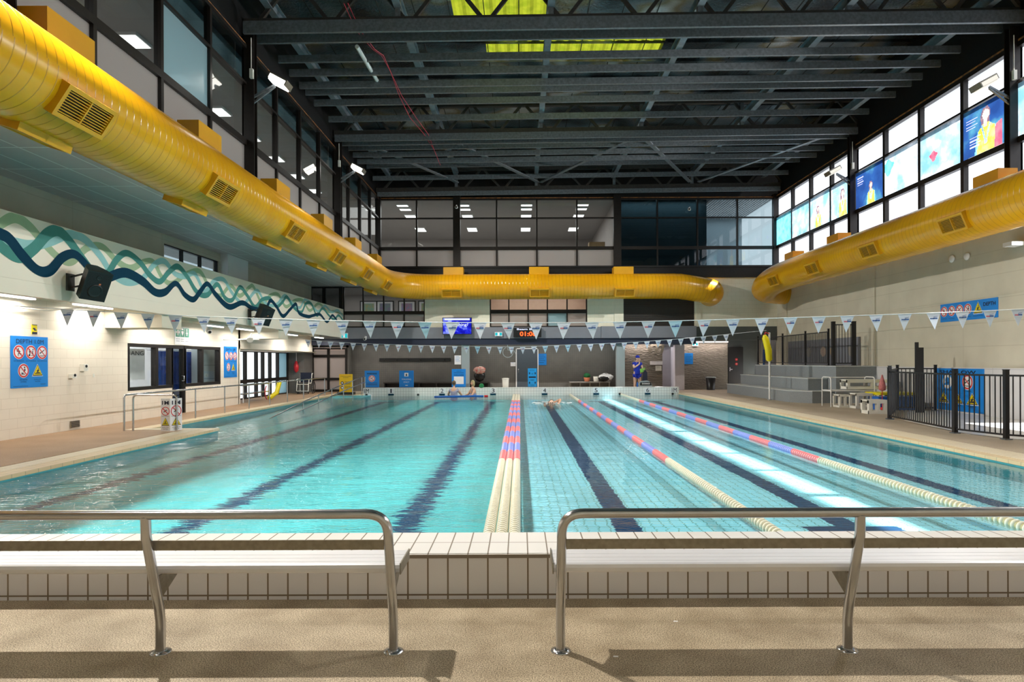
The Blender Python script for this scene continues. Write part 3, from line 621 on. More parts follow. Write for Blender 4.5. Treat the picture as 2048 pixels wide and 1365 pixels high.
# ---- windows
def window(n, axis, c, aa, zz, fw=.05, depth=.10, frame='brownframe', pane='glass', out=1, panes=None, bars=None, skip=()):
    """framed window: aa / zz are mullion and transom positions; every pane is a part"""
    root = bpy.data.objects.new('window_%d' % n, None); COL.objects.link(root); struct(root)
    mid = (c, (aa[0]+aa[-1])/2, zz[0]) if axis == 'y' else ((aa[0]+aa[-1])/2, c, zz[0]); root.location = mid
    fb = MB()
    def bx(mb, p, q, r, t, d0, d1, m):
        if axis == 'y': mb.box(c+d0, c+d1, p, q, r, t, m)
        else: mb.box(p, q, c+d0, c+d1, r, t, m)
    bars = bars or {}
    for a in aa: bx(fb, a-fw/2, a+fw/2, zz[0], zz[-1], -depth/2, depth/2, frame)
    for k, z in enumerate(zz):
        h = bars.get(k, fw); bx(fb, aa[0]-fw/2, aa[-1]+fw/2, z-h/2, z+h/2, -depth/2-.004, depth/2+.004, frame)
    fb.build('window_frame', root)
    for i in range(len(aa)-1):
        for j in range(len(zz)-1):
            if (i, j) in skip: continue
            mm = (panes or {}).get((i, j), pane)
            pb = MB(); bx(pb, aa[i]+fw/2, aa[i+1]-fw/2, zz[j]+bars.get(j, fw)/2, zz[j+1]-bars.get(j+1, fw)/2, -.004, .004, mm)
            pb.build('pane', root)
    return root
UZ = [6.05, 6.94, 8.39, 9.30]; UB = {1: .15, 2: .06}
n = 1
for cols in ((.6, 8.3), (8.3, 16.0), (16.0, 23.7), (23.7, 31.0)):
    L_ = [cols[0]+.0+(cols[1]-cols[0])*k/4 for k in range(5)]
    fr = {(i, 0): 'frost' for i in range(4)}
    if cols[0] == 8.3: fr[(2, 1)] = 'tint'
    window(n, 'y', XG, L_, UZ, .09, .14, bars=UB, panes=fr); n += 1
for k, xs in enumerate(((-6.8, -4.95, -3.02), (-3.02, -1.1, .83, 2.76, 4.70), (4.70, 6.63, 8.56, 10.48, 12.4))):
    window(n, 'x', YB, list(xs), UZ, .075, .14, bars=UB, pane='glass' if k < 2 else 'glassd', panes={(i, 0): ('frost' if k < 2 else 'glassd') for i in range(4)}); n += 1
for cols in ((4.4, 8.3), (8.3, 16.0), (16.0, 23.7), (23.7, 31.0)):
    L_ = [cols[0]+(cols[1]-cols[0])*k/4 for k in range(5)] if cols[0] > 5 else [4.4, 6.35, 8.3]
    window(n, 'y', XE, L_, UZ, .13, .14, bars=UB, pane='clearday'); n += 1
# columns between the bays
k = 12
for x, ys in ((XG+.12, (.6, 8.3, 16.0, 23.7)), (XE-.14, (.6, 8.3, 16.0, 23.7))):
    for y in ys:
        b = MB(); b.box(x-.13, x+.13, y-.10, y-.075, 5.3, 9.75, 'brownframe'); b.box(x-.13, x+.13, y+.075, y+.10, 5.3, 9.75, 'brownframe'); b.box(x-.012, x+.012, y-.08, y+.08, 5.3, 9.75, 'steel_dull')
        struct(b.build('trim_%d' % k)); k += 1
for x, w_ in ((-3.02, .34), (4.70, .36), (-6.8, .26), (12.3, .2)):
    b = MB(); b.box(x-w_/2, x+w_/2, YB-.14, YB+.1, 5.5, 9.5, 'brownframe'); struct(b.build('trim_%d' % k)); k += 1
n = 20
# gallery level windows in the far facade, and the dark framed glazed doors beside the mural
window(n, 'x', YB+.08, [-8.5, -7.56, -6.57, -5.58, -4.60], [3.16, 3.86, 5.12], .06, .1, bars={0: .10, 1: .16}, panes={(i, 0): 'frost' for i in range(4)}); n += 1
window(n, 'x', YB+.08, [-1.42, -.53, .40, 1.33, 2.28, 3.22], [3.16, 3.90, 5.2], .06, .1, bars={0: .08, 1: .18}, panes={(0,0):'frost',(1,0):'frost',(2,0):'frost',(3,0):'tint',(4,0):'frost'}); n += 1
window(n, 'x', YB-.05, [-10.05, -9.4, -8.6], [4.03, 5.12], .17, .12, frame='blackframe', pane='glassd'); n += 1
window(n, 'y', XW-.1, [18.1, 19.2, 20.3, 21.4], [4.15, 4.86], .06, .1, frame='blackframe', pane='glassd'); n += 1
b = MB(); b.box(4.99, 8.48, YB+.02, YB+.1, 3.14, 5.2, 'louvre')
for q in range(22): b.box(4.99, 8.48, YB-.005, YB+.03, 3.18+q*.09, 3.21+q*.09, 'louvre')
b.box(8.40, 8.48, YB-.02, YB+.02, 3.14, 5.2, 'cream'); tag(b.build('wall_louvre'), 'dark brown louvre panel below the yellow duct on the far wall', 'louvre')
# left wall window band, door, and glazed bay
window(n, 'y', XW-.08, [16.45, 17.75, 18.5], [.80, 1.97], .12, .14, panes={(0,0): 'glass'}); n += 1
window(n, 'y', XW-.08, [19.25, 20.3, 21.45], [.80, 1.97], .12, .14); n += 1
d = bpy.data.objects.new('door_1', None); d.location = (XW-.08, 18.9, 0); COL.objects.link(d); struct(d)
b = MB(); b.box(XW-.15, XW-.01, 18.5, 18.58, 0, 2.0, 'brownframe'); b.box(XW-.15, XW-.01, 19.15, 19.27, 0, 2.0, 'brownframe'); b.box(XW-.15, XW-.01, 18.5, 19.25, 1.9, 2.0, 'brownframe'); b.box(XW-.12, XW-.03, 18.58, 19.15, 0, .12, 'brownframe'); b.build('door_frame', d)
b = MB(); b.box(XW-.085, XW-.075, 18.58, 19.15, .12, 1.9, 'glassd'); b.build('pane', d)
b = MB(); b.tube([(XW-.02, 19.08, .95), (XW+.04, 19.08, .95), (XW+.04, 19.08, 1.1), (XW-.02, 19.08, 1.1)], .012, 'steel'); b.build('door_handle', d)
window(n, 'y', XW-1.2, [23.05, 23.9, 25.0, 26.2, 27.3, 28.0, 28.8, 29.7, 30.9], [.02, .72, 1.98], .13, .12, bars={0: .06, 1: .14}, frame='brownframe', panes={(7,0):'tint',(7,1):'tint'}); n += 1
window(n, 'y', XE+.06, [11.05, 12.4, 13.8, 15.15], [.06, 2.26], .08, .1, pane='clearday'); n += 1
# glazed sliding doors at the far left and other doors
def doorleaf(n, name_parts): pass
d = bpy.data.objects.new('door_2', None); d.location = (-9.55, 32.35, 0); COL.objects.link(d); struct(d)
b = MB()
for x in (-10.42, -9.62, -8.72): b.box(x-.06, x+.06, 32.28, 32.42, 0, 2.2, 'brownframe')
b.box(-10.48, -8.66, 32.27, 32.43, 1.72, 1.86, 'brownframe'); b.box(-10.48, -8.66, 32.27, 32.43, .58, .70, 'brownframe'); b.box(-10.48, -8.66, 32.27, 32.43, 2.12, 2.2, 'brownframe'); b.box(-10.48, -8.66, 32.27, 32.43, 0, .12, 'brownframe')
b.build('door_frame', d)
for x0, x1 in ((-10.36, -9.68), (-9.56, -8.78)):
    b = MB(); b.box(x0, x1, 32.345, 32.355, .1, 2.1, 'frost'); b.build('pane', d)
d = bpy.data.objects.new('door_3', None); d.location = (.37, 32.98, 0); COL.objects.link(d); struct(d)
b = MB(); b.box(-.16, .90, 32.955, 32.995, 0, 2.1, 'doorblue'); b.build('door_leaf', d)
b = MB()
for x in (-.19, .92): b.box(x-.025, x+.025, 32.93, 33.0, 0, 2.17, 'white')
b.box(-.215, .945, 32.93, 33.0, 2.12, 2.17, 'white'); b.build('door_frame', d)
b = MB(); b.tube([(-.08, 32.95, .92), (-.08, 32.89, .92), (-.08, 32.89, 1.12), (-.08, 32.95, 1.12)], .013, 'steel'); b.build('door_handle', d)
d = bpy.data.objects.new('door_4', None); d.location = (11.1, 33.35, 0); COL.objects.link(d); struct(d)
b = MB(); b.box(10.78, 11.55, 33.30, 33.38, 0, 2.2, 'black'); b.build('door_leaf', d, label='near-black service door')
b = MB(); b.box(10.85, 10.98, 33.26, 33.30, 1.02, 1.06, 'steel'); b.box(10.84, 10.88, 33.285, 33.30, .95, 1.15, 'steel'); b.build('door_handle', d)
for z_, t_ in ((1.55, ''), (1.32, '')):
    b = MB(); b.lathe([(.07, 0), (.07, .006)], (11.2, 33.296, z_), 'red', axis=(0,-1,0)); b.box(11.17, 11.23, 33.285, 33.29, z_-.01, z_+.01, 'signw'); b.build('notice_disc', d)
# ---- rooms behind the glass
b = MB()
b.box(-14.5, -6.9, -3, 31.0, 8.42, 8.5, 'roomceil'); b.box(-7.3, -7.2, -3, 31.0, 8.5, 9.5, 'innerdark'); b.box(-7.3, -6.9, -3, 31.0, 9.42, 9.5, 'blackframe'); b.box(-14.5, -14.4, -3, 42, 6, 9.5, 'roomwall'); b.box(-14.5, -6.95, -3, 31.2, 5.9, 6.0, 'floorin')  # dark panel above the room ceiling stands in for the unlit void
b.box(-14.5, 4.9, 31.2, 42, 9.42, 9.5, 'roomceil'); b.box(-14.5, 4.9, 41.9, 42, 6, 9.5, 'roomwall'); b.box(-14.5, 4.7, 31.2, 42, 5.9, 6.0, 'floorin'); b.box(4.72, 4.9, 31.2, 42, 6, 9.5, 'roomwall')
b.box(-14.5, -6.95, -3, -2.9, 6, 9.5, 'roomwall')
struct(b.build('wall_upper_rooms'))
b = MB()
b.box(4.9, 9.3, 32.0, 32.1, 5.9, 9.6, 'innerdark'); b.box(9.3, 12.4, 35.9, 36, 5.9, 9.6, 'greyP'); b.box(4.9, 12.6, 31.2, 36, 9.5, 9.6, 'louvre'); b.box(4.9, 12.6, 31.2, 36, 5.8, 5.9, 'greyL')
for q in range(20): b.box(9.5+q*.15, 9.55+q*.15, 31.4, 35.8, 9.38, 9.5, 'white')
struct(b.build('wall_upper_studio'))
b = MB()
b.box(-11, -4.3, 35.4, 35.5, 3.0, 5.3, 'roomwall'); b.box(-11, -4.3, 31.25, 35.5, 5.15, 5.3, 'roomceil'); b.box(-11, -4.3, 31.2, 35.5, 2.9, 3.0, 'floorin'); b.box(-4.35, -4.25, 31.2, 35.5, 3, 5.3, 'roomwall'); b.box(-11.1, -11, 31.2, 35.5, 3, 5.3, 'roomwall')
b.box(-1.8, 3.6, 34.4, 34.5, 3.0, 5.3, 'peach'); b.box(-1.8, 3.6, 31.25, 34.5, 5.25, 5.3, 'white'); b.box(-1.8, 3.6, 31.2, 34.5, 2.9, 3.0, 'floorin'); b.box(3.55, 3.65, 31.2, 34.5, 3, 5.3, 'peach'); b.box(-1.85, -1.75, 31.2, 34.5, 3, 5.3, 'peach')
struct(b.build('wall_gallery_rooms'))
b = MB()   # first-aid room, glazed bay outside and entry beyond the sliding doors
b.box(-13.0, -12.9, 15.5, 22.8, 0, 2.6, 'white'); b.box(-13, -10.2, 15.4, 15.5, 0, 2.6, 'white'); b.box(-13, -10.2, 22.8, 22.9, 0, 2.6, 'white'); b.box(-13, -10.2, 15.4, 22.9, 2.5, 2.6, 'white'); b.box(-13, -10.2, 15.4, 22.9, -.02, .0, 'floorin')
b.box(-11.3, -8.0, 34.4, 34.5, 0, 2.6, 'peach')
struct(b.build('wall_side_rooms'))
LT = [('AREA', (-10.5, 8, 8.3), 300, 4, 14), ('AREA', (-10.5, 24, 8.3), 300, 4, 14), ('AREA', (-4, 36, 9.3), 560, 14, 7)]
for q, (kd, lc, e, sx, sy) in enumerate(LT): light(kd, 'room_light', lc, e, (1,.97,.94), sx, sy, to=(lc[0], lc[1], 0))
light('AREA', 'room_light', (.9, 32.8, 5.2), 75, (1,.86,.74), 4.5, 2.2, to=(.9, 32.8, 0))
light('AREA', 'room_light', (-7.2, 33.4, 5.1), 38, (1,.95,.9), 5.5, 2.5, to=(-7.2, 33.4, 0))
light('AREA', 'room_light', (-11.6, 19, 2.45), 170, (1,.98,.95), 2, 6, to=(-11.6, 19, 0))
light('AREA', 'room_light', (-9.6, 33.4, 2.4), 30, (1,.85,.75), 1.6, 1, to=(-9.6, 33.4, 0))
light('AREA', 'room_light', (10.9, 34, 9.3), 60, (.8,.9,1), 2.6, 3, to=(10.9, 34, 0)); light('AREA', 'room_light', (7.0, 31.6, 9.4), 22, (.7,.9,1), 4.2, .3, to=(7.0, 31.9, 6))  # second lamp is added to brighten the dark wall behind the right bay

# ================================================================== ROOF STEEL
def zs(x, z): return z+.011*(x-3)
def truss(Y, z0, z1, lb):
    t = thing('roof_truss', lb, 'truss', (XG, Y, z0), 'roof trusses spanning the hall')
    b = MB(); b.bar((XG, Y, zs(XG,z0)), (XE, Y, zs(XE,z0)), .16, .20, 'galv_dark'); b.build('bottom_chord', t)
    b = MB(); b.bar((XG, Y, zs(XG,z1)), (XE, Y, zs(XE,z1)), .16, .16, 'galv_dark'); b.build('top_chord', t)
    x = XG+.3; i = 0
    while x < XE-.8:
        b = MB(); b.bar((x, Y, zs(x, z0)), (x+.85, Y, zs(x+.85, z1)), .09, .08, 'galv_dark', (0,1,0)); b.build('web_member', t)
        b = MB(); b.bar((x+.95, Y, zs(x, z1)), (x+1.8, Y, zs(x+1.8, z0)), .09, .08, 'galv_dark', (0,1,0)); b.build('web_member', t)
        x += 1.92
    for x in (-3, .8, 4.5, 8.2):
        b = MB(); b.bar((x, Y, z0), (x, Y, z1), .13, .13, 'galv', (0,1,0)); b.build('upright', t)
truss(16.0, 10.02, 11.1, 'dark steel roof truss nearest the camera, at the top edge of the photo')
truss(23.7, 10.0, 11.0, 'dark steel roof truss halfway along the hall above the second pair of floodlights')
truss(30.6, 9.75, 10.7, 'dark steel roof truss next to the far glazed wall')
truss(8.6, 10.05, 11.1, 'dark steel roof truss overhead, nearer than the first floodlight')
def purlin(Y, z, h, lb, m='galv'):
    b = MB(); p = [(0,0),(.075,0),(.075,.02),(.008,.02),(.008,h-.02),(.075,h-.02),(.075,h),(0,h)]
    vs = [(XG+.1, Y+a, zs(XG, z)+c) for a, c in p]
    b.prism(vs, (XE-XG-.2, 0, zs(XE,z)-zs(XG,z)), m)
    tag(b.build('roof_purlin'), lb, 'purlin', 'galvanised purlins across the hall')
ordn = ['first','second','third','fourth','fifth','sixth','seventh','eighth','ninth','tenth']
for i, (Y, z, h) in enumerate(((15.62, 9.60, .30), (16.35, 9.72, .26))): purlin(Y, z, h, 'deep galvanised purlin hung right below the nearest truss, ' + ('in front of its chord' if i == 0 else 'behind its chord'))
for i, (Y, z) in enumerate(((17.9, 9.95), (18.75, 9.95), (19.6, 9.95), (20.15, 9.98), (21.0, 9.98), (22.6, 10.05))): purlin(Y, z, .20, 'galvanised purlin, %s behind the nearest truss' % ordn[i])
for i, (Y, z) in enumerate(((23.35, 9.62), (24.0, 9.68))): purlin(Y, z, .24, 'deep galvanised purlin just %s the middle truss' % ('before' if i == 0 else 'behind'))
for i, (Y, z) in enumerate(((25.2, 9.9), (25.9, 9.85), (26.6, 9.8), (28.2, 10.1), (29.4, 9.9), (30.3, 9.40))): purlin(Y, z, .20, 'galvanised purlin, %s behind the middle truss' % ordn[i])
for i, (Y, z) in enumerate(((9.5, 10.0), (10.9, 10.0), (12.3, 10.0), (13.7, 10.0))): purlin(Y, z, .2, 'galvanised purlin, %s in the bay above the camera end' % ordn[i])
b = MB()
for i, (x, lb) in enumerate(((-6.2, 'above the left glazing'), (-3.0, 'in line with the left pool lanes'), (.8, 'over the middle of the pool'), (4.5, 'over lane five'), (8.2, 'over the right pool edge'), (11.7, 'above the right glazing'))):
    b = MB(); z = 10.28
    b.box(x-.09, x+.09, 6, 30.9, z, z+.02, 'beam_blue'); b.box(x-.09, x+.09, 6, 30.9, z+.26, z+.28, 'beam_blue'); b.box(x-.01, x+.01, 6, 30.9, z+.02, z+.26, 'beam_blue')
    tag(b.build('roof_beam'), 'blue-grey steel beam running lengthways ' + lb, 'beam', 'lengthways roof beams')
def brace(a, c, lb):
    b = MB(); b.bar(a, c, .16, .05, 'galv'); tag(b.build('roof_brace'), lb, 'brace', 'flat diagonal roof braces')
brace((-6.4,24.2,9.98),(-2.9,30.2,9.9), 'pale diagonal brace between middle and far truss, leftmost'); brace((.9,30.2,9.9),(-2.8,24.4,10.0), 'pale diagonal brace between middle and far truss, second from the left')
brace((1.0,30.2,9.9),(4.4,24.4,10.0), 'pale diagonal brace rising over lane four near the far truss'); brace((8.0,30.2,9.9),(4.7,24.4,10.0), 'pale diagonal brace over lane six near the far truss'); brace((8.4,30.2,9.9),(11.6,24.4,10.0), 'pale diagonal brace near the far right corner')
b = MB(); b.tube([PY(716,92,16.9)+Vector((0,0,.0)), PY(757,162,19.7)], .055, 'pvc', 10); tag(b.build('drain_pipe'), 'short white plastic pipe slung under the roof on the left', 'pipe')
b = MB()
for dx in (0, 8): b.tube([PY(690+dx,5,15.2), PY(715+dx,60,16.2), PY(748+dx*.5,98,17.0), PY(765+dx*.5,110,17.3), PY(782,140,18.4), PY(800+dx*.6,190,20.0), PY(822+dx*1.5,235,21.9), PY(850+dx,268,23.2), PY(870,300,24.6), PY(882,330,26)], .009, 'cable', 5)
tag(b.build('hanging_cable'), 'thin red cable drooping between the roof purlins', 'cable')

# ================================================================== DUCTS
def bez(p0, p1, p2, n=8): return [tuple((1-t)**2*a+2*t*(1-t)*c+t*t*d for a, c, d in zip(p0, p1, p2)) for t in [i/n for i in range(n+1)]]
R = .59
dl = thing('ventilation_duct', 'yellow spiral air duct along the left side and turning across the far wall', 'duct', (-6.0, 12, 5.0-R), 'yellow round air ducts')
dr = thing('ventilation_duct', 'yellow spiral air duct hanging along the right wall below the daylight windows', 'duct', (10.95, 12, 5.0-R), 'yellow round air ducts')
b = MB(); b.tube([(-6,-3,5),(-6,6,5),(-6,16,5),(-6,26.6,5)]+bez((-6,27.6,5),(-6,30.2,5),(-3.6,30.2,5),10)+[(0,30.2,5),(7.2,30.2,5)]+bez((7.5,30.2,4.99),(8.5,30.2,4.85),(8.95,30.35,4.76),6)+bez((9.0,30.4,4.75),(9.15,30.6,4.72),(9.15,31.2,4.7),4), R, 'duct', 40)
b.build('duct_pipe', dl)
b = MB(); b.tube([(10.95,-3,5),(10.95,12,5),(10.95,26.0,5)]+bez((10.95,26.6,5),(10.95,28.0,4.95),(11.0,28.6,4.82),6)+bez((11.05,28.9,4.76),(11.2,29.8,4.72),(12.5,30.0,4.7),6), R, 'duct', 40)
b.build('duct_pipe', dr)
def grille(parent, c, n_, a, L_=.92, W_=.42, stand=.05, slats=9):
    """air grille: frame, slats and dark back; c on the duct axis, n_ outward, a along the duct"""
    n_ = Vector(n_).normalized(); a = Vector(a).normalized(); t = n_.cross(a); c = Vector(c)+n_*(R-.02)
    fr = lambda p: c+a*p[0]+t*p[1]+n_*p[2]
    b = MB(); f = .055
    b.box(-L_/2, L_/2, -W_/2, -W_/2+f, -.22, stand+.05, 'ducty', fr); b.box(-L_/2, L_/2, W_/2-f, W_/2, -.22, stand+.05, 'ducty', fr)
    b.box(-L_/2, -L_/2+f, -W_/2+f, W_/2-f, -.22, stand+.05, 'ducty', fr); b.box(L_/2-f, L_/2, -W_/2+f, W_/2-f, -.22, stand+.05, 'ducty', fr); b.box(-.012, .012, -W_/2, W_/2, 0, stand+.04, 'ducty', fr)
    g = b.build('air_grille', parent)
    b = MB(); b.box(-L_/2+f, L_/2-f, -W_/2+f, W_/2-f, -.02, stand-.02, 'ductd', fr); b.build('grille_opening', g)
    b = MB()
    for i in range(slats):
        y = -W_/2+f+(W_-2*f)*(i+.5)/slats; b.box(-L_/2+f, L_/2-f, y-.006, y+.006, stand-.03, stand+.035, 'ducty', fr)
    b.build('grille_slats', g)
for Y in (8.1, 11.85, 15.7, 19.5, 23.2, 26.6):
    grille(dl, (-6, Y, 5), (math.cos(math.radians(-33)), 0, math.sin(math.radians(-33))), (0,1,0))
    grille(dl, (-6, Y+.1, 5), (math.cos(math.radians(-108)), 0, math.sin(math.radians(-108))), (0,1,0), W_=.36)
for x in (-3.15, .92, 4.85): grille(dl, (x, 30.2, 5), (0, -math.cos(math.radians(33)), -math.sin(math.radians(33))), (1,0,0))
for Y in (15.4, 19.1, 22.8, 26.3): grille(dr, (10.95, Y, 5), (math.cos(math.radians(203)), 0, math.sin(math.radians(203))), (0,1,0))
for Y in (4.5, 8.46, 12.45, 16.45, 20.4, 24.3, 28.0):
    b = MB(); b.box(-6.62, -6.2, Y, Y+.95, 5.3, 6.2, 'ducty'); b.build('duct_spigot', dl)
for x in (-3.1, .9, 4.85):
    b = MB(); b.box(x-.46, x+.46, 30.0, 30.6, 5.45, 5.90, 'ducty'); b.build('duct_spigot', dl)
for Y in (7.5, 11.4, 15.3, 23.0, 26.8):
    b = MB(); b.box(11.38, 11.85, Y, Y+.85, 5.2, 6.06, 'ducty'); b.build('duct_spigot', dr)
# ================================================================== MURAL
def catmull(pts, n=10):
    out = []; P = [pts[0]]+list(pts)+[pts[-1]]
    for i in range(1, len(P)-2):
        for k in range(n):
            t = k/n; p = [P[i-1], P[i], P[i+1], P[i+2]]
            out.append(tuple(.5*((2*p[1][d])+(-p[0][d]+p[2][d])*t+(2*p[0][d]-5*p[1][d]+4*p[2][d]-p[3][d])*t*t+(-p[0][d]+3*p[1][d]-3*p[2][d]+p[3][d])*t**3) for d in range(len(pts[0]))))
    out.append(tuple(pts[-1])); return out
mur = thing('wave_mural', 'painted band of overlapping navy, teal, aqua and sage waves along the balcony front', 'mural', (-8.5, 18, 2.92))
def wave(pts, m, k):
    """pts = (y, z, half width) on the balcony face; extended to both ends with the same rhythm"""
    C = catmull(pts, 8); b = MB(); vs = []; hi = []; x = -8.5+.002*k
    for i, (y, z, w_) in enumerate(C):
        a = C[max(i-1, 0)]; c = C[min(i+1, len(C)-1)]; d = Vector((c[0]-a[0], c[1]-a[1])); d.normalize(); nx, nz_ = -d.y, d.x
        for s_ in (-1, 1): vs.append((x, y+nx*w_*s_, min(max(z+nz_*w_*s_, 2.97), 4.02)))
    fs = [(2*i, 2*i+2, 2*i+3, 2*i+1) for i in range(len(C)-1)]
    b.add(vs, fs, m); b.build('wave_band', mur)
def onb(px, py, wpx=14):
    p = PX(px, py, -8.5); return (p.y, p.z, wpx*p.y/F/2)
navy = [(-60,440,26),(0,464,24),(20,476,24),(45,508,24),(75,537,20),(100,538,22),(125,512,20),(150,506,17),(175,530,17),(195,558,17),(215,553,20),(250,543,20),(285,560,19),(310,582,16),(330,582,15),(352,565,11),(370,588,12),(387,597,12),(400,582,12),(415,566,10),(432,588,12),(458,612,12),(485,604,10),(505,615,9),(530,617,9),(541,600,8),(553,612,8),(566,631,8),(580,618,7),(592,607,7),(598,625,7),(616,632,7),(626,630,6),(640,628,6),(654,643,5),(664,630,5),(671,636,5),(681,650,5),(686,642,4)]
teal = [(-60,470,20),(-20,470,22),(10,496,24),(40,510,26),(68,494,24),(95,465,24),(117,459,22),(140,480,20),(165,515,20),(190,545,18),(212,548,16),(235,515,15),(255,504,13),(280,522,13),(300,548,13),(320,561,12),(338,542,12),(356,531,12),(375,552,11),(395,583,11),(415,588,11),(435,567,10),(450,594,10),(465,598,9),(480,573,9),(495,590,9),(510,612,8),(524,598,8),(540,596,8),(553,612,7),(565,603,7),(574,593,7),(588,614,7),(603,623,6),(612,606,6),(623,607,6),(634,630,6),(645,616,5),(657,629,5),(668,638,5),(677,630,5),(686,640,4)]
aqua = [(-60,500,18),(-20,480,18),(20,480,20),(60,488,22),(100,480,20),(140,466,18),(170,476,17),(200,508,16),(225,545,15),(255,562,15),(285,555,13),(310,526,12),(330,521,12),(350,545,11),(370,551,11),(390,546,10),(410,580,10),(428,560,9),(448,558,9),(465,585,9),(485,606,8),(497,597,8),(515,580,8),(532,606,7),(553,608,7),(570,590,7),(585,606,7),(600,614,6),(610,598,6),(622,606,6),(636,622,5),(650,611,5),(663,623,5),(676,620,5),(686,632,4)]
sage = [(-60,500,18),(-30,470,18),(0,446,20),(30,432,22),(60,450,20),(90,485,18),(120,514,16),(145,520,16),(175,493,15),(205,491,14),(235,520,14),(262,534,14),(290,521,12),(308,523,12),(325,553,11),(345,565,11),(375,545,10),(400,541,10),(418,570,10),(440,590,9),(462,570,9),(480,590,9),(500,572,8),(508,573,8),(525,606,8),(540,590,7),(557,588,7),(572,612,7),(590,600,7),(606,600,6),(620,620,6),(638,606,6),(655,622,5),(670,622,5),(686,628,4)]
for k, (c_, m) in enumerate(((sage, 'wavegreen'), (aqua, 'waveaqua'), (teal, 'waveteal'), (navy, 'wavenavy'))): wave([onb(*q) for q in c_], m, k+1)

# ================================================================== SIGNS
U_L, U_R, U_B, VZ = (0,1,0), (0,-1,0), (1,0,0), (0,0,1)
def sign(name, lb, cat, org, u, w_, h_, m, thick=.012, group=None):
    """board with its lower-left corner at org; returns (thing, Board)"""
    o = Vector(org); uu = Vector(u); t = thing(name, lb, cat, o+uu*w_/2, group)
    n_ = uu.cross(Vector(VZ)); b = MB()
    b.prism([o, o+uu*w_, o+uu*w_+Vector((0,0,h_)), o+Vector((0,0,h_))], -n_*thick, m); b.build('panel', t)
    return t, Board(o, u, VZ)
def depth_sign(name, lb, org, u, w_, h_, small=False):
    t, B = sign(name, lb, 'sign', org, u, w_, h_, 'blue'); r = w_*.135
    B.text('DEPTH 1.0M', w_/2, h_*.90, w_*.74, h_*.085, 'ink')
    for x, f in ((.2,'run'),(.52,'push'),(.83,'dive')): B.no(w_*x, h_*.69, r, f)
    for x, s_ in ((.2,'NO RUNNING'),(.52,'NO PUSHING'),(.83,'NO DIVING')): B.text(s_, w_*x, h_*.52, w_*.27, h_*.022, 'ink')
    B.no(w_*.32, h_*.33, r, 'bomb'); B.warn(w_*.70, h_*.34, w_*.28, h_*.22)
    for x, a, c in ((.32,'NO BOMB','DIVING'),(.70,'SHALLOW','WATER')): B.text(a, w_*x, h_*.155, w_*.2, h_*.022, 'ink'); B.text(c, w_*x, h_*.115, w_*.15, h_*.022, 'ink')
    B.rect(w_*.05, h_*.03, w_*.44, h_*.036, 'ink', 'lettering', 2); B.rect(w_*.78, h_*.055, w_*.92, h_*.062, 'ink', 'lettering', 2); B.build(t)
depth_sign('depth_sign', 'large blue depth 1.0m sign on the cream wall at the far left edge', (-9.985, 12.62, 1.0), U_L, .99, 1.04)
depth_sign('depth_sign', 'blue depth 1.0m sign between the first-aid window and the glazed bay', (-9.985, 21.72, .98), U_L, .98, 1.06)
t, B = sign('depth_banner', 'long blue depth banner high on the right wall', 'sign', (12.385, 18.95, 2.60), U_R, 2.28, .52, 'blue')
for x, f in ((.15,'run'),(.48,'push'),(.81,'dive'),(1.14,'bomb')): B.no(x+.02, .30, .14, f)
for x, s_ in ((.17,'NO RUNNING'),(.50,'NO PUSHING'),(.83,'NO DIVING'),(1.16,'NO BOMBING')): B.text(s_, x, .09, .24, .022, 'ink')
B.warn(1.56, .31, .34, .30); B.text('SHALLOW WATER', 1.56, .09, .36, .022, 'ink'); B.text('DEPTH', 1.98, .38, .44, .10, 'ink', bold=.02); B.build(t)
t, B = sign('safety_board', 'large blue board with three yellow triangles behind the black fence', 'sign', (12.33, 19.15, .05), U_R, 2.05, 1.2, 'blue')
B.text('SHALLOW', 1.0, 1.10, 1.5, .10, 'ink', bold=.02)
B.disc(.58, .82, .2, 'signw', 'safety_symbol', 1); B.disc(.58, .86, .09, 'blue', 'safety_symbol', 2); B.poly([(.44,.72),(.72,.72),(.66,.80),(.50,.80)], 'blue', 'safety_symbol', 2)
B.no(1.42, .83, .2, 'dive'); B.text('ADULT SUPERVISION', .58, .58, .5, .03, 'ink'); B.text('NO DIVING', 1.42, .58, .3, .03, 'ink')
for x, f in ((.42,'shallow'),(1.0,'slip'),(1.6,'shallow')): B.warn(x, .37, .44, .30, f)
for x in (.42,1.0,1.6): B.rect(x-.16, .16, x+.16, .175, 'ink', 'lettering', 2); B.rect(x-.12, .13, x+.12, .14, 'ink', 'lettering', 2)
B.build(t)
t, B = sign('camera_notice', 'small yellow camera notice above the large depth sign', 'sign', (-9.985, 13.17, 2.09), U_L, .14, .20, 'yellow')
B.rect(.02, .10, .09, .13, 'ink', 'lettering'); B.rect(.05, .075, .12, .10, 'ink', 'lettering'); B.rect(0, 0, .14, .05, 'ink', 'lettering'); B.rect(0, .185, .14, .20, 'ink', 'lettering'); B.build(t)
t, B = sign('first_aid_sign', 'green and white first-aid sign above the left wall door', 'sign', (-9.98, 18.62, 2.02), U_L, .80, .52, 'signw')
for k in range(3): B.rect(.03+k*.255, .23, .27+k*.255, .50, 'green', 'pictogram', 1)
B.rect(.12, .27, .18, .46, 'signw', 'pictogram', 2); B.rect(.06, .335, .24, .395, 'signw', 'pictogram', 2)
B.poly([(.405,.26),(.47,.37),(.44,.42),(.405,.39),(.37,.42),(.34,.37)], 'signw', 'pictogram', 2); B.rect(.36,.44,.45,.48,'signw','pictogram',2)
B.rect(.63,.27,.68,.42,'signw','pictogram',2); B.disc(.655,.45,.03,'signw','pictogram',2); B.rect(.60,.33,.71,.36,'signw','pictogram',2)
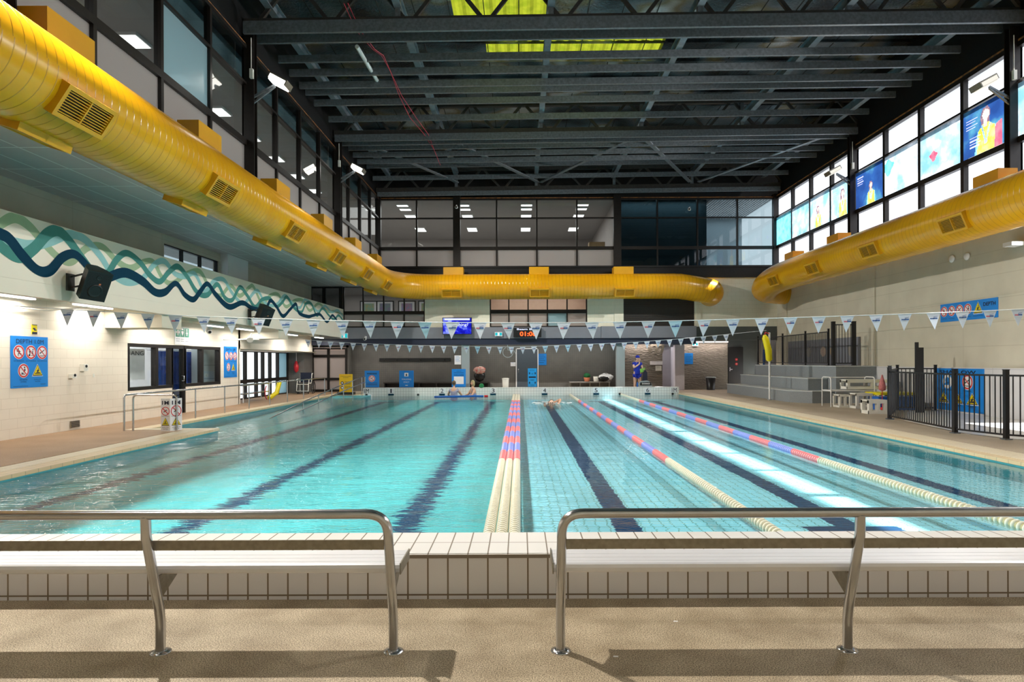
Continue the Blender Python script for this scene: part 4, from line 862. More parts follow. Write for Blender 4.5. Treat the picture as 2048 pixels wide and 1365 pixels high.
for k, s_ in enumerate(('FIRST AID','AED','OXYGEN')): B.text(s_, .15+k*.255, .165, .2, .028, 'ink')
for k in range(3): B.rect(.05+k*.255, .10, .25+k*.255, .11, 'ink', 'lettering', 2)
B.build(t)
# yellow sign by the entry rail
t, B = sign('caution_board', 'yellow conditions board standing by the ramp entry rail', 'sign', (PZ(634,797,0).x, 29.3, .12), U_B, .60, .82, 'amber', .03)
B.text('CONDITIONS OF ENTRY', .3, .72, .48, .035, 'ink'); B.text('OF ENTRY', .3, .66, .25, .03, 'ink')
for z_ in (.42, .20): B.disc(.13, z_, .07, 'navy', 'symbol', 1); B.disc(.13, z_, .035, 'signw', 'symbol', 2)
for z_ in (.48,.44,.40,.36,.26,.22,.18): B.rect(.24, z_-.006, .52, z_+.006, 'ink', 'lettering', 1)
B.build(t); b = MB(); x_ = t.location.x; b.box(x_-.36, x_+.36, 29.15, 29.6, 0, .12, 'black'); b.build('base', t)
# small boards along the far end
def aboard(x0, lb, draw, w_=.68, h_=.78, m='blue', y=30.35, z=0.02):
    t, B = sign('pool_end_board', lb, 'sign', (x0, y, .30), U_B, w_, h_, m, .03, None); draw(B, w_, h_); B.build(t)
    b = MB(); b.prism([(x0+.02, y-.02, z), (x0+w_-.02, y-.02, z), (x0+w_-.04, y+.0, .30), (x0+.04, y+.0, .30)], (0, .25, 0), 'black'); b.build('base', t); return t
def d1(B, w_, h_):
    B.text('WARNING', w_/2, h_*.82, w_*.7, .07, 'ink', bold=.02); B.no(w_/2, h_*.52, .145, 'dive')
    for z_ in (.24,.18,.12): B.rect(w_*.12, h_*z_, w_*.88, h_*z_+.015, 'ink', 'lettering')
def d2(B, w_, h_):
    B.rect(w_*.36, h_*.64, w_*.64, h_*.86, 'signw', 'symbol'); B.disc(w_/2, h_*.77, .03, 'ink', 'symbol', 2); B.rect(w_*.45, h_*.67, w_*.55, h_*.74, 'ink', 'symbol', 2)
    B.text('WALKING', w_/2, h_*.47, w_*.66, .07, 'signw'); B.text('ONLY', w_/2, h_*.30, w_*.4, .07, 'signw'); B.rect(w_*.42, h_*.08, w_*.6, h_*.12, 'signw', 'lettering')
def d3(B, w_, h_):
    B.text('AQUA', w_/2, h_*.88, w_*.34, .04, 'ink'); B.rect(w_*.15, h_*.78, w_*.85, h_*.80, 'ink', 'lettering'); B.text('WELLNESS', w_/2, h_*.66, w_*.7, .06, 'ink'); B.rect(w_*.15, h_*.16, w_*.85, h_*.58, 'signw', 'notice_sheet')
def d4(B, w_, h_):
    B.text('ENTRY', w_/2, h_*.90, w_*.5, .04, 'ink'); B.text('UP', w_/2, h_*.70, w_*.2, .06, 'ink'); B.rect(w_*.1, h_*.48, w_*.9, h_*.56, 'ink', 'lettering'); B.text('FAST', w_/2, h_*.36, w_*.4, .06, 'ink'); B.text('LANE', w_/2, h_*.08, w_*.4, .04, 'ink')
    for x in (.18, .82):
        for z_ in (.76, .24): B.disc(w_*x, h_*z_, .025, 'ink', 'symbol'); B.poly([(w_*x-.035, h_*z_-.02), (w_*x+.035, h_*z_-.02), (w_*x, h_*z_-.09)], 'ink', 'symbol')
aboard(-7.33, 'blue warning board with a round no-diving symbol behind the far end wall', d1)
aboard(-5.70, 'blue walking only board behind the far end wall near lane one', d2)
aboard(-3.22, 'blue board with a white notice sheet behind the bathers', d3, w_=.66, h_=.84)
aboard(.37, 'lighter blue narrow board in front of the slate door', d4, .42, .86, 'blueL')
def notice(px0, py0, px1, py1, Y, lb, m, marks=3, mm='ink', name='notice'):
    a = PY(px0, py1, Y); c = PY(px1, py0, Y); w_, h_ = c.x-a.x, c.z-a.z
    t, B = sign(name, lb, 'notice', (a.x, Y, a.z), U_B, w_, h_, m)
    for k in range(marks): B.rect(w_*.14, h_*(.86-k*.16), w_*(.86 if k % 2 else .7), h_*(.88-k*.16)+.004, mm, 'lettering')
    B.build(t); return t, B, w_, h_
notice(1076, 708, 1093, 731, 32.98, 'small blue notice on the grey wall right of the slate door', 'blue', 5, 'navy')
notice(1368, 708, 1386, 730, 33.28, 'small blue notice on the lit textured wall', 'blue', 5, 'navy')
notice(909, 711, 922, 729, 30.98, 'white paper notice on the grey pillar behind lane two', 'signw', 4, 'blue')
notice(1300, 724, 1325, 731, 32.97, 'wide silver restroom plate beside the changing-room opening', 'signw', 1, 'navy', 'restroom_plate')
notice(1311, 733, 1323, 743, 32.97, 'small square cream plate below the restroom plate', 'plastic', 3, 'steel_dull')
notice(1021, 725, 1031, 733, 32.97, 'small square accessible-toilet plate left of the slate door', 'signw', 1, 'blue', 'toilet_plate')
# large wall letter and wheelchair symbol
t = thing('wall_letter', 'large silver italic letter m on the textured wall above the lifeguard', 'sign', (7.1, 32.9, 1.9))
B = Board((6.55, 32.93, 1.86), U_B, VZ); vs, fs, x0, x1, y0, y1 = text_geo('m', .01); b = MB()
sc = .74/(x1-x0); h_ = .50/(y1-y0)
q = [B.at((v.x-x0)*sc+(v.y-y0)*.30*h_, (v.y-y0)*h_, 0) for v in vs]
b.add(q, fs, 'steel_dull'); b.add([p+Vector((0,.05,0)) for p in q], fs, 'steel_dull'); b.build('letter_face', t)
t = thing('wheelchair_symbol', 'large pale outline wheelchair symbol on the grey wall left of the slate door', 'sign', (-.6, 32.97, 1.5))
B = Board((-.62, 32.985, 1.96), U_B, VZ); B.ring(0, 0, .24, .28, 'greyP', 'symbol', 1, a0=110, a1=395); B.line(.0,.12,.28,.12,.04,'greyP','symbol'); B.line(.28,.12,.44,-.12,.04,'greyP','symbol'); B.line(0,.12,-.02,.42,.04,'greyP','symbol'); B.disc(.0,.5,.05,'greyP','symbol'); B.build(t)

# exit lights, tv, clock
def exit_sign(c, w_, h_, lb):
    t = thing('exit_sign', lb, 'exit sign', c); b = MB(); b.box(c[0]-w_/2, c[0]+w_/2, c[1], c[1]+.06, c[2], c[2]+h_, 'signw'); b.build('housing', t)
    B = Board((c[0]-w_/2, c[1], c[2]), U_B, VZ); B.rect(.02,.03,w_*.36,h_-.03,'exitcol','face'); B.rect(w_*.64,.03,w_-.02,h_-.03,'exitcol','face'); B.rect(w_*.40,.05,w_*.60,h_-.05,'exitwht','face'); B.build(t)
M['exitcol'] = emit('exit_green', (.02,.55,.62), 1.0); M['exitwht'] = emit('exit_white', (.8,1,1), 1.1)
exit_sign((-8.40, 30.72, 2.62), .36, .26, 'lit green exit sign at the left end of the grey fascia')
exit_sign((-1.02, 30.72, 2.70), .36, .2, 'lit blue-white exit sign left of the race clock')
exit_sign((9.05, 33.2, 2.25), .3, .2, 'small lit exit sign beyond the platform fence')
a = PY(885, 669, 30.6); c = PY(944, 635, 30.6)
t = thing('television', 'wall television showing a bright blue water picture', 'television', (a.x, 30.6, a.z))
b = MB(); b.box(a.x, c.x, 30.6, 30.66, a.z, c.z, 'black'); b.build('casing', t)
b = MB(); b.box((a.x+c.x)/2-.1, (a.x+c.x)/2+.1, 30.66, 30.815, a.z+.3, c.z-.3, 'black'); b.build('bracket', t)
m = bpy.data.materials.new('tv_picture'); m.use_nodes = True; nt = m.node_tree; nt.nodes.clear(); g = nt.nodes.new('ShaderNodeNewGeometry'); nn = nt.nodes.new('ShaderNodeTexNoise'); nn.inputs['Scale'].default_value = 3; nn.inputs['Detail'].default_value = 8
nt.links.new(g.outputs['Position'], nn.inputs['Vector']); rr = nt.nodes.new('ShaderNodeValToRGB'); rr.color_ramp.elements[0].position = .42; rr.color_ramp.elements[0].color = (.01,.01,.45,1); rr.color_ramp.elements[1].position = .66; rr.color_ramp.elements[1].color = (.35,.45,1,1); e_ = rr.color_ramp.elements.new(.52); e_.color = (.02,.03,.8,1)
nt.links.new(nn.outputs['Fac'], rr.inputs[0]); ee = nt.nodes.new('ShaderNodeEmission'); nt.links.new(rr.outputs[0], ee.inputs[0]); ee.inputs[1].default_value = 1.0; oo = nt.nodes.new('ShaderNodeOutputMaterial'); nt.links.new(ee.outputs[0], oo.inputs[0]); M['tvpic'] = m
B = Board((a.x, 30.6, a.z), U_B, VZ); w_, h_ = c.x-a.x, c.z-a.z; B.rect(.03, .03, w_-.03, h_-.03, 'tvpic', 'screen'); M['tvw'] = emit('tv_white', (.75,.80,1), 1.2)
B.rect(.1, h_*.84, w_-.1, h_*.95, 'tvw', 'lettering', 2); B.text('Something?', w_*.5, h_*.56, w_*.75, .17, 'tvw', bold=.01); B.build(t)
a = PY(1027, 675, 30.6); c = PY(1083, 656, 30.6)
t = thing('race_clock', 'black display panel with red digits reading 01:06', 'clock', (a.x, 30.6, a.z)); b = MB(); b.box(a.x, c.x, 30.6, 30.8, a.z, c.z, 'black'); b.build('casing', t)
M['digit'] = emit('clock_digits', (1,.10,.02), 2.6); B = Board((a.x, 30.6, a.z), U_B, VZ); w_, h_ = c.x-a.x, c.z-a.z
B.text('01:06', w_*.52, h_*.36, .78, .22, 'digit', 'digits', 2, .03); B.text('Beam Bath', w_*.5, h_*.85, 1.0, .09, 'tvw', 'lettering', 2, .02); B.build(t)

# lane numbers on the far end wall, grab grips below them
numt = []
for px, s_, lb in ((733,'1M','1M depth plate at the left end of the far wall'),(782,'1','lane number 1 plate on the far end wall'),(884,'2','lane number 2 plate on the far end wall'),(986,'3','lane number 3 plate on the far end wall'),(1089,'4','lane number 4 plate on the far end wall'),(1192,'5','lane number 5 plate on the far end wall'),(1295,'6','lane number 6 plate on the far end wall'),(1348,'1M','1M depth plate at the right end of the far wall')):
    x = (px-CX)*29.6/F; w_ = .30; t, B = sign('lane_number', lb, 'lane number', (x-w_/2, 29.585, .03), U_B, w_, .25, 'signw', .008, 'plates on the far end wall')
    B.text(s_, w_/2, .125, .22 if s_ == '1M' else (.06 if s_ == '1' else .13), .19, 'ink'); B.build(t)
    if len(s_) == 1: B = Board((x-.13, 29.588, 0), U_B, VZ); B.rect(0, -.055, .26, .02, 'wavenavy', 'target_tile', 1); B.build(t)
for px, lb in ((733,'left corner'),(836,'between lanes one and two'),(1239,'between lanes five and six'),(1345,'right corner')):
    x = (px-CX)*29.6/F; b = MB(); b.lathe([(.05,0),(.05,.03),(.02,.05)], (x, 29.6, -.02), 'black', 12, (0,-1,0)); tag(b.build('rope_anchor'), 'small dark rope anchor in the far wall, '+lb, 'anchor')
x = PY(1022, 1, 4.0).x
# small floor markers
for (px, py, a, lb) in ((1349,1245,.3,'small white scrap of tape on the front deck, farther from the camera'),(1229,1315,.1,'small white scrap of tape beside the right bench shadow')):
    p = PZ(px, py, 0); b = MB(); b.add([(p.x-.014,p.y-.008,.002),(p.x+.012,p.y-.010,.002),(p.x+.015,p.y+.006,.002),(p.x-.008,p.y+.009,.002)], [(0,1,2,3)], 'white'); tag(b.build('tape_scrap'), lb, 'tape')

# ================================================================== BENCHES (front)
def bend(p0, p1, p2, r, n=6):
    a = Vector(p1)+(Vector(p0)-Vector(p1)).normalized()*r; c = Vector(p1)+(Vector(p2)-Vector(p1)).normalized()*r
    return bez(tuple(a), p1, tuple(c), n)
def bench(xs, xend, sgn, lb):
    """xs = leg positions (first is the end leg), xend = far end outside the picture; sgn = direction in which the bench runs"""
    t = thing('spectator_bench', lb, 'bench', (xs[0], 3.33, 0)); r = .0245; zt = .742; yt = 3.20
    prof = lambda z: (3.33 if z < .2 else 3.33-(z-.2)*.25) if z < .72 else yt
    x = xs[0]; legs = [(x, 3.33, 0), (x, 3.33, .16), (x, 3.315, .24), (x, 3.21, .62)]
    top = [(x, 3.21, .62)]+bend((x, 3.21, .62), (x, yt, zt), (x+sgn, yt, zt), .11, 8)+[(xend, yt, zt)]
    b = MB(); b.tube(legs+top[1:], r, 'steel', 20); b.build('handrail_frame', t)
    b = MB(); b.lathe([(.052,0),(.052,.004),(.030,.010)], (x, 3.33, 0), 'steel', 20); b.build('floor_flange', t)
    for x in xs[1:]:
        b = MB(); b.tube([(x, 3.33, 0), (x, 3.33, .16), (x, 3.315, .24), (x, 3.205, .63), (x, yt, zt-.01)], r, 'steel', 20); b.build('leg', t)
        b = MB(); b.lathe([(.052,0),(.052,.004),(.030,.010)], (x, 3.33, 0), 'steel', 20); b.build('floor_flange', t)
    for x in xs:
        b = MB(); b.prism([(x-.004, 3.29, .40), (x-.004, 3.54, .405), (x-.004, 3.54, .38), (x-.004, 3.32, .27)], (.008,0,0), 'steel_dull'); b.build('seat_bracket', t)
    x0 = xs[0]; b = MB(); b.box(min(x0,xend), max(x0,xend), 3.238, 3.244, .553, .603, 'steel_dull'); b.build('back_rail', t)
    b = MB(); pr = [(3.345,.452),(3.333,.446),(3.327,.430),(3.327,.412),(3.335,.405),(3.575,.405),(3.585,.415),(3.585,.446),(3.575,.452)]
    xa = x0-sgn*.035
    b.prism([(xa, y, z) for y, z in pr], (xend-xa, 0, 0), 'alu')
    for k in range(3): b.box(min(xa,xend)+.001, max(xa,xend)-.001, 3.375+k*.06, 3.415+k*.06, .452, .4528, 'alu')
    b.build('seat', t)
    b = MB(); b.prism([(xa-.003*sgn, y, z) for y, z in ((3.277,.35),(3.60,.455),(3.60,.47),(3.277,.455))] if False else [(xa, 3.322, .40), (xa, 3.59, .40), (xa, 3.59, .458), (xa, 3.322, .458)], (-.006*sgn, 0, 0), 'steel_dull'); b.build('seat_end_plate', t)
bench((-.66, -1.865, -3.07), -4.2, -1, 'metal bench at the lower left, its rail curving down left of centre')
bench((.205, 1.69, 3.17), 4.2, 1, 'metal bench at the lower right, its rail curving down right of centre')

# ================================================================== LANE ROPES
def lane_rope(x, lb, y0=YN+.02, y1=YF-.02, lab='lane ropes', step=.072):
    t = thing('lane_rope', lb, 'lane rope', (x, y0, WZ), lab)
    b = MB(); b.tube([(x, y0, WZ+.01), (x, y1, WZ+.01)], .008, 'rope', 5); b.build('cable', t)
    def seg(ya, yb, m):
        b = MB(); y = ya
        while y < yb-.01:
            b.lathe([(.034,.0),(.050,.004),(.056,.010),(.056,.026),(.050,.034),(.034,.038)], (x, y, WZ+.012), m, 12, (0,1,0))
            b.lathe([(.040,.038),(.044,.055),(.040,step)], (x, y, WZ+.012), 'olive' if m == 'whitef' and y < 10 else 'pinkgap', 8, (0,1,0)); y += step
        b.build('float_section', t)
    seg(y0, 7.3, 'whitef'); seg(7.3, 10.0, 'whitef'); y = 10.0; k = 0
    while y < 24.2: seg(y, y+1.0, 'redf' if k % 2 == 0 else 'bluef'); y += 1.0; k += 1
    seg(y, y1, 'whitef')
for x, lb in ((-.285,'left rope of the three side by side in mid pool'), (-.17,'middle rope of the three side by side in mid pool'), (-.055,'right rope of the three side by side in mid pool')): lane_rope(x, lb)
lane_rope(2.30, 'single lane rope between lanes four and five'); lane_rope(4.66, 'single lane rope between lanes five and six')

# ================================================================== FLAG LINES
def flags(pts, xs, w_, h_, lb, seed):
    """bunting: pts along the rope (x,y,z); xs pennant positions"""
    rnd = random.Random(seed)
    t = thing('flag_line', lb, 'bunting', pts[0]); b = MB(); C = catmull(pts, 6); b.tube(C, .006, 'rope', 6); b.build('rope', t)
    C = [Vector(c) for c in C]
    def at(x):
        for a, c in zip(C, C[1:]):
            if (a.x-x)*(c.x-x) <= 0 and a.x != c.x: return a.lerp(c, (x-a.x)/(c.x-a.x))
        return C[-1] if abs(C[-1].x-x) < abs(C[0].x-x) else C[0]
    for x in xs:
        p = at(x); w2 = w_/2*rnd.uniform(.96,1.0); sw = rnd.uniform(-.02,.02); yb = rnd.uniform(-.02,.02)
        b = MB(); b.prism([(p.x-w2, p.y-.002, at(p.x-w2).z), (p.x+w2, p.y-.002, at(p.x+w2).z), (p.x+sw, p.y+yb, p.z-h_)], (0,.0025,0), 'flag2' if rnd.random() < .12 else 'flag')
        f = b.build('pennant', t)
        B = Board((p.x, p.y-.004+yb*.3, p.z-h_*.33), U_B, VZ); q = w_*.26
        B.rect(-q, -.012*w_/.2, q*.1, .006*w_/.2, 'logor' if rnd.random() < .4 else 'logo', 'printed_logo'); B.rect(-q*.1, -.010*w_/.2, q, .012*w_/.2, 'logo', 'printed_logo'); B.line(-q*.1, .02*w_/.2, q, .03*w_/.2, .006*w_/.2, 'logo', 'printed_logo')
        B.build(f)
xs = [(px-CX)*9.6/F for px in [135-57.5*2+.0, 135-57.5] if False] + [(px-CX)*9.6/F for px in (135,188,242,296,351,407,462,517,572,627,684,739,795,850,905,960,1016,1072,1128,1184,1240,1297,1351,1409,1466,1524,1581,1638,1695,1752,1810,1867,1925,1980,2037)]
flags([tuple(PY(px, py, 9.6)) for px, py in ((-160,598),(0,607),(340,628),(700,641),(1040,646),(1300,644),(1640,636),(1900,628),(2048,622),(2120,619))], xs, .215, .25, 'nearer line of white triangular flags strung across the pool', 3)
xs = [(px-CX)*24.6/F for px in [616+22.6*i for i in range(38)]]
flags([tuple(PY(px, py, 24.6)) for px, py in ((606,678),(700,685),(820,690),(950,693),(1040,694),(1150,690),(1260,686),(1360,679),(1450,671),(1533,663))], xs, .225, .29, 'farther line of white triangular flags strung across the pool', 5)
# ================================================================== RAILS, FENCES, SIGNS ON THE LEFT DECK
def rail(lb, paths, posts, r=.021, group=None, name='handrail', m='steel'):
    p0 = paths[0][0]; t = thing(name, lb, 'handrail', (p0[0], p0[1], 0), group)
    for p in paths: b = MB(); b.tube(p, r, m, 12); b.build('rail', t)
    for (a, c) in posts: b = MB(); b.tube([a, c], r*.9, m, 12); b.build('post', t)
    return t
x = -8.68
rail('long stainless handrail along the left deck beside the ramp, running to the far corner', [[(x,14.1,0)]+bend((x,14.1,0),(x,14.1,.79),(x,16,.79),.10)+[(x,20,.79)]+bend((x,20,.79),(x,28.6,.79),(x,28.6,0),.10)+[(x,28.6,0)]],
     [((x,y,0),(x,y,.79)) for y in (17.2,18.9,20.6,22.3,24.0,25.8)])
rail('short stainless handrail parallel to the long one, ending at the 1M sign', [[(-8.47,14.08,0)]+bend((-8.47,14.08,0),(-8.47,14.08,.79),(-7.5,14.0,.79),.10)+bend((-8.4,14.08,.79),(-7.47,14.0,.79),(-7.47,14.0,.6),.09)+[(-7.47,14.0,.02)]], [])
x = -7.08
rp = [(x,18.2,-.10),(x,21,.20),(x,24,.46),(x,27,.68),(x,28.6,.80)]+bend((x,28.6,.80),(x,29.4,.84),(x,29.4,.2),.1)+[(x,29.4,.25)]
lo = [(x,20.3,-.10),(x,22,.02),(x,24,.20),(x,27,.42),(x,28.9,.55),(x,29.4,.56)]
rail('sloping double handrail descending into the water on the inner side of the ramp', [rp, lo], [((x,y,-.26+(y-18)*.019),(x,y,z)) for y, z in ((21.0,.18),(22.6,.33),(24.2,.46),(25.8,.58),(27.2,.69),(28.8,.80),(29.4,.3))], .020)
# free-standing folded 1M sign
for i, (px0, px1, lb) in enumerate(((322, 341, 'left'), (342, 354, 'right'))): pass
t = thing('depth_marker', 'white folded 1M depth sign with red and yellow symbols at the ramp corner', 'sign', (-7.62, 13.75, 0))
a = PZ(322, 861, 0.0); Yf = 13.9; p0 = Vector((-7.76, Yf, .02)); p1 = Vector((-7.55, Yf-.02, .02)); p2 = Vector((-7.42, Yf+.22, .02)); H_ = .70
for k, (q0, q1) in enumerate(((p0, p1), (p1, p2))):
    u = (q1-q0); w_ = u.length; u.normalize(); n_ = u.cross(Vector(VZ)); b = MB(); b.prism([q0, q1, q1+Vector((0,0,H_)), q0+Vector((0,0,H_))], -n_*.01, 'signw'); b.build('panel', t)
    B = Board(q0, u, VZ); B.text('1M', w_*.5, H_*.87, w_*.72, .085, 'ink', bold=.02); B.ring(w_/2, H_*.61, w_*.38, w_*.45, 'red', 'prohibition_symbol', 1)
    B.line(w_*.3, H_*.58, w_*.65, H_*.65, .018, 'ink', 'prohibition_symbol', 1); q = w_*.29; B.line(w_/2-q, H_*.61+q, w_/2+q, H_*.61-q, .018, 'red', 'prohibition_symbol', 2)
    B.text('NO DIVING', w_/2, H_*.455, w_*.8, .018, 'ink'); B.warn(w_/2, H_*.29, w_*.82, H_*.25); B.text('SHALLOW', w_/2, H_*.105, w_*.7, .022, 'ink'); B.text('WATER', w_/2, H_*.055, w_*.5, .022, 'ink'); B.build(t)
# ---- left wall bits
b = MB(); b.box(-9.99, -9.96, 14.28, 14.55, .05, .20, 'steel_dull')
for k in range(4): b.box(-9.965, -9.95, 14.28, 14.55, .07+k*.035, .085+k*.035, 'galv_dark')
tag(b.build('wall_vent'), 'small grey vent low on the left wall', 'vent')
def wallbox(y, z, w_, h_, lb, name='dispenser', d=.1, dark=True):
    t = thing(name, lb, 'wall box', (XW, y, z)); b = MB(); b.box(XW, XW+d, y, y+w_, z, z+h_, 'plastic'); b.build('housing', t)
    if dark: b = MB(); b.lathe([(.035,0),(.03,.01)], (XW+d, y+w_*.5, z+h_*.7), 'black', 12, (1,0,0)); b.build('button', t)
wallbox(14.62, 1.31, .14, .16, 'white soap dispenser on the left wall, upper right of the pair'); wallbox(14.25, 1.16, .13, .09, 'smaller white dispenser on the left wall, lower left of the pair')
wallbox(15.05, 1.16, .05, .08, 'tiny cream switch plate on the left wall nearest the window', 'switch_plate', .02, False)
def fluoro(y0, y1, x, z, lb):
    t = thing('fluorescent_light', lb, 'ceiling light', (x, y0, z), 'fluorescent battens under the balcony')
    b = MB(); b.box(x-.06, x+.06, y0, y1, z, z+.05, 'white'); b.build('housing', t)
    for dx in (-.03, .03): b = MB(); b.tube([(x+dx, y0+.04, z-.022), (x+dx, y1-.04, z-.022)], .018, 'tube', 8); b.build('tube', t)
FL = ((11.6,12.95,-9.75,2.80,'fluorescent batten at the left edge of the photo'), (14.0,15.35,-9.72,2.80,'fluorescent batten left of the first dropped beam'), (19.4,20.6,-9.5,2.64,'fluorescent batten above the first-aid sign'), (21.5,22.8,-9.45,2.64,'fluorescent batten before the second dropped beam'), (26.0,27.3,-9.45,2.64,'fluorescent batten above the glazed bay'), (29.2,30.4,-9.3,2.64,'fluorescent batten at the far left corner'))
for f in FL: fluoro(*f); light('AREA', 'batten_light', (f[2], (f[0]+f[1])/2, f[3]-.06), 34, (1,.93,.84), .12, 1.2, to=(f[2], (f[0]+f[1])/2, 0))
for y in (1.0, 4.5, 8.0, 17.3): light('AREA', 'batten_light', (-9.4, y, 2.62), 42, (1,.93,.84), .12, 1.2, to=(-9.4, y, 0))
def cctv(c, d, lb):
    c = Vector(c); d = Vector(d).normalized(); t = thing('security_camera', lb, 'camera', c); b = MB(); b.lathe([(.05,0),(.07,.02),(.07,.14),(.06,.16)], c, 'white', 14, d); b.build('housing', t)
    b = MB(); b.lathe([(.045,.18),(.03,.19)], c, 'black', 14, d); b.build('lens', t); b = MB(); b.box(c.x-.02, c.x+.02, c.y-.06, c.y+.22, c.z+.05, c.z+.12, 'white'); b.build('bracket', t)
cctv((-9.3, 19.2, 2.45), (.6,-.7,-.3), 'white security camera under the balcony above the first-aid sign')
cctv((-7.35, 30.6, 2.60), (0,-1,-.15), 'round white camera on the fascia above the sliding doors')
cctv((-3.0, 30.7, 8.85), (0,-1,-.1), 'square white camera on the far brown column')
cctv((8.15, 30.85, 8.75), (-.3,-1,-.1), 'small dark dome camera on a thin rod before the far right glazing')
t = thing('shower_pipe', 'pipework with a shower head on the left wall above the second depth sign', 'pipe', (-9.9, 21.6, 2.2)); b = MB(); b.tube([(-9.95,21.6,2.26),(-9.6,21.9,2.26),(-9.3,22.2,2.30),(-9.3,22.3,2.48)], .02, 'plastic', 8); b.tube([(-9.95,22.2,2.3),(-9.3,22.9,2.30)], .015, 'plastic', 8); b.build('pipe', t)
b = MB(); b.lathe([(.03,0),(.10,.10),(.11,.16)], (-9.3,22.2,2.36), 'plastic', 14, (.2,-.7,-.6)); b.build('shower_head', t)
for y, lb in ((12.05,'conduit'),): b = MB(); b.tube([(-9.9,9,2.58),(-9.9,13.5,2.60),(-9.0,13.4,2.66)], .014, 'plastic', 6); tag(b.build('conduit'), 'thin cream conduit under the balcony at the far left', 'pipe')
# ---- speakers on the balcony front
def speaker(y, z, lb):
    t = thing('loudspeaker', lb, 'speaker', (-8.35, y, z)); ang = math.radians(-38)
    R_ = Matrix.Rotation(math.radians(-50), 3, 'Z') @ Matrix.Rotation(math.radians(14), 3, 'Y')
    c = Vector((-8.08, y, z)); fr = lambda p: c + Matrix.Rotation(math.radians(-34), 3, 'Z') @ (Matrix.Rotation(math.radians(26), 3, 'Y') @ (Matrix.Rotation(math.radians(-6), 3, 'X') @ Vector((p[0]*1.15, p[1]*1.15, p[2]*.92))))
    b = MB(); pr = [(.19,-.19),(.19,.19),(-.02,.16),(-.17,.08),(-.17,-.08),(-.02,-.16)]
    b.add([fr((x, yy, zz)) for zz in (-.31, .31) for x, yy in pr], [tuple(range(6)), tuple(range(6,12))]+[(i,(i+1)%6,6+(i+1)%6,6+i) for i in range(6)], 'black'); b.build('cabinet', t)
    b = MB(); b.add([fr((.192, yy, zz)) for yy, zz in ((-.17,-.29),(.17,-.29),(.17,.29),(-.17,.29))], [(0,1,2,3)], 'grille'); b.build('baffle', t)
    for zz, r in ((-.10,.13),(.19,.05)):
        ax = (fr((1,0,0))-fr((0,0,0))); b = MB(); b.lathe([(r,0),(r,.008),(r*.85,.010),(r*.3,-.02)], fr((.193,0,zz)), 'black', 20, ax); b.build('driver', t)
    b = MB(); b.add([fr((.196, yy, zz)) for yy, zz in ((.02,.04),(.05,.04),(.05,.075),(.02,.075))], [(0,1,2,3)], 'orange'); b.build('badge', t)
    b = MB(); b.box(-8.5, -8.47, y-.10, y+.10, z-.16, z+.16, 'galv_dark'); b.bar((-8.48, y, z+.1), fr((-.05,0,.22)), .03, .03, 'galv_dark'); b.bar((-8.48, y, z-.1), fr((-.1,0,-.1)), .03, .03, 'galv_dark'); b.build('bracket', t)
speaker(12.15, 3.02, 'black loudspeaker mounted on the mural, the nearer and larger one'); speaker(20.2, 3.0, 'black loudspeaker mounted on the mural, the farther and smaller one')
# ---- floodlights on the columns
def flood(x, y, z, s, lit, lb):
    t = thing('floodlight', lb, 'floodlight', (x, y, z)); fx = x+s*.55; b = MB(); b.bar((x, y, z-.25), (fx, y-.05, z+.02), .05, .05, 'galv'); b.bar((x, y, z-.40), (fx, y-.05, z-.02), .04, .04, 'galv'); b.build('bracket', t)
    fr = lambda p: Vector((fx+s*.12, y-.05, z+.08)) + Matrix.Rotation(math.radians(28)*s, 3, 'Y') @ Vector((p[0]*s, p[1], p[2]))
    b = MB(); b.box(-.24, .24, -.20, .20, -.05, .10, 'steel_dull', fr); b.build('housing', t)
    b = MB(); b.box(-.21, .21, -.17, .17, -.075, -.05, 'floodface' if lit else 'glassface', fr); b.box(-.21, .21, -.205, -.20, -.045, .06, 'floodface' if lit else 'glassface', fr); b.build('lamp_face', t)
    b = MB(); b.box(x-.03, x+.05, y-.18, y-.10, z+.15, z+.38, 'plastic'); b.tube([(x, y-.14, z+.35), (x, y-.14, 9.5)], .012, 'plastic', 6); b.build('junction_box', t)
M['glassface'] = emit('dim_flood_glass', (1,.96,.85), 1.0)
flood(-6.6, 16.0, 8.35, 1, True, 'brightly lit floodlight on the left glazing column, the nearer one'); flood(-6.6, 23.7, 8.5, 1, True, 'brightly lit floodlight on the left glazing column, the farther one')
flood(12.2, 16.0, 8.25, -1, False, 'pale floodlight in front of the right daylight windows at the photo edge'); flood(12.2, 23.7, 8.35, -1, False, 'small floodlight on the right column beside the daylight windows')
t = thing('wall_floodlight', 'small wall floodlight below the right duct at the photo edge', 'floodlight', (12.3, 15.9, 4.3)); b = MB(); b.box(12.05, 12.35, 15.75, 16.05, 4.30, 4.40, 'white'); b.build('housing', t); b = MB(); b.box(12.05, 12.3, 15.74, 15.75, 4.31, 4.38, 'floodface'); b.build('lamp_face', t)
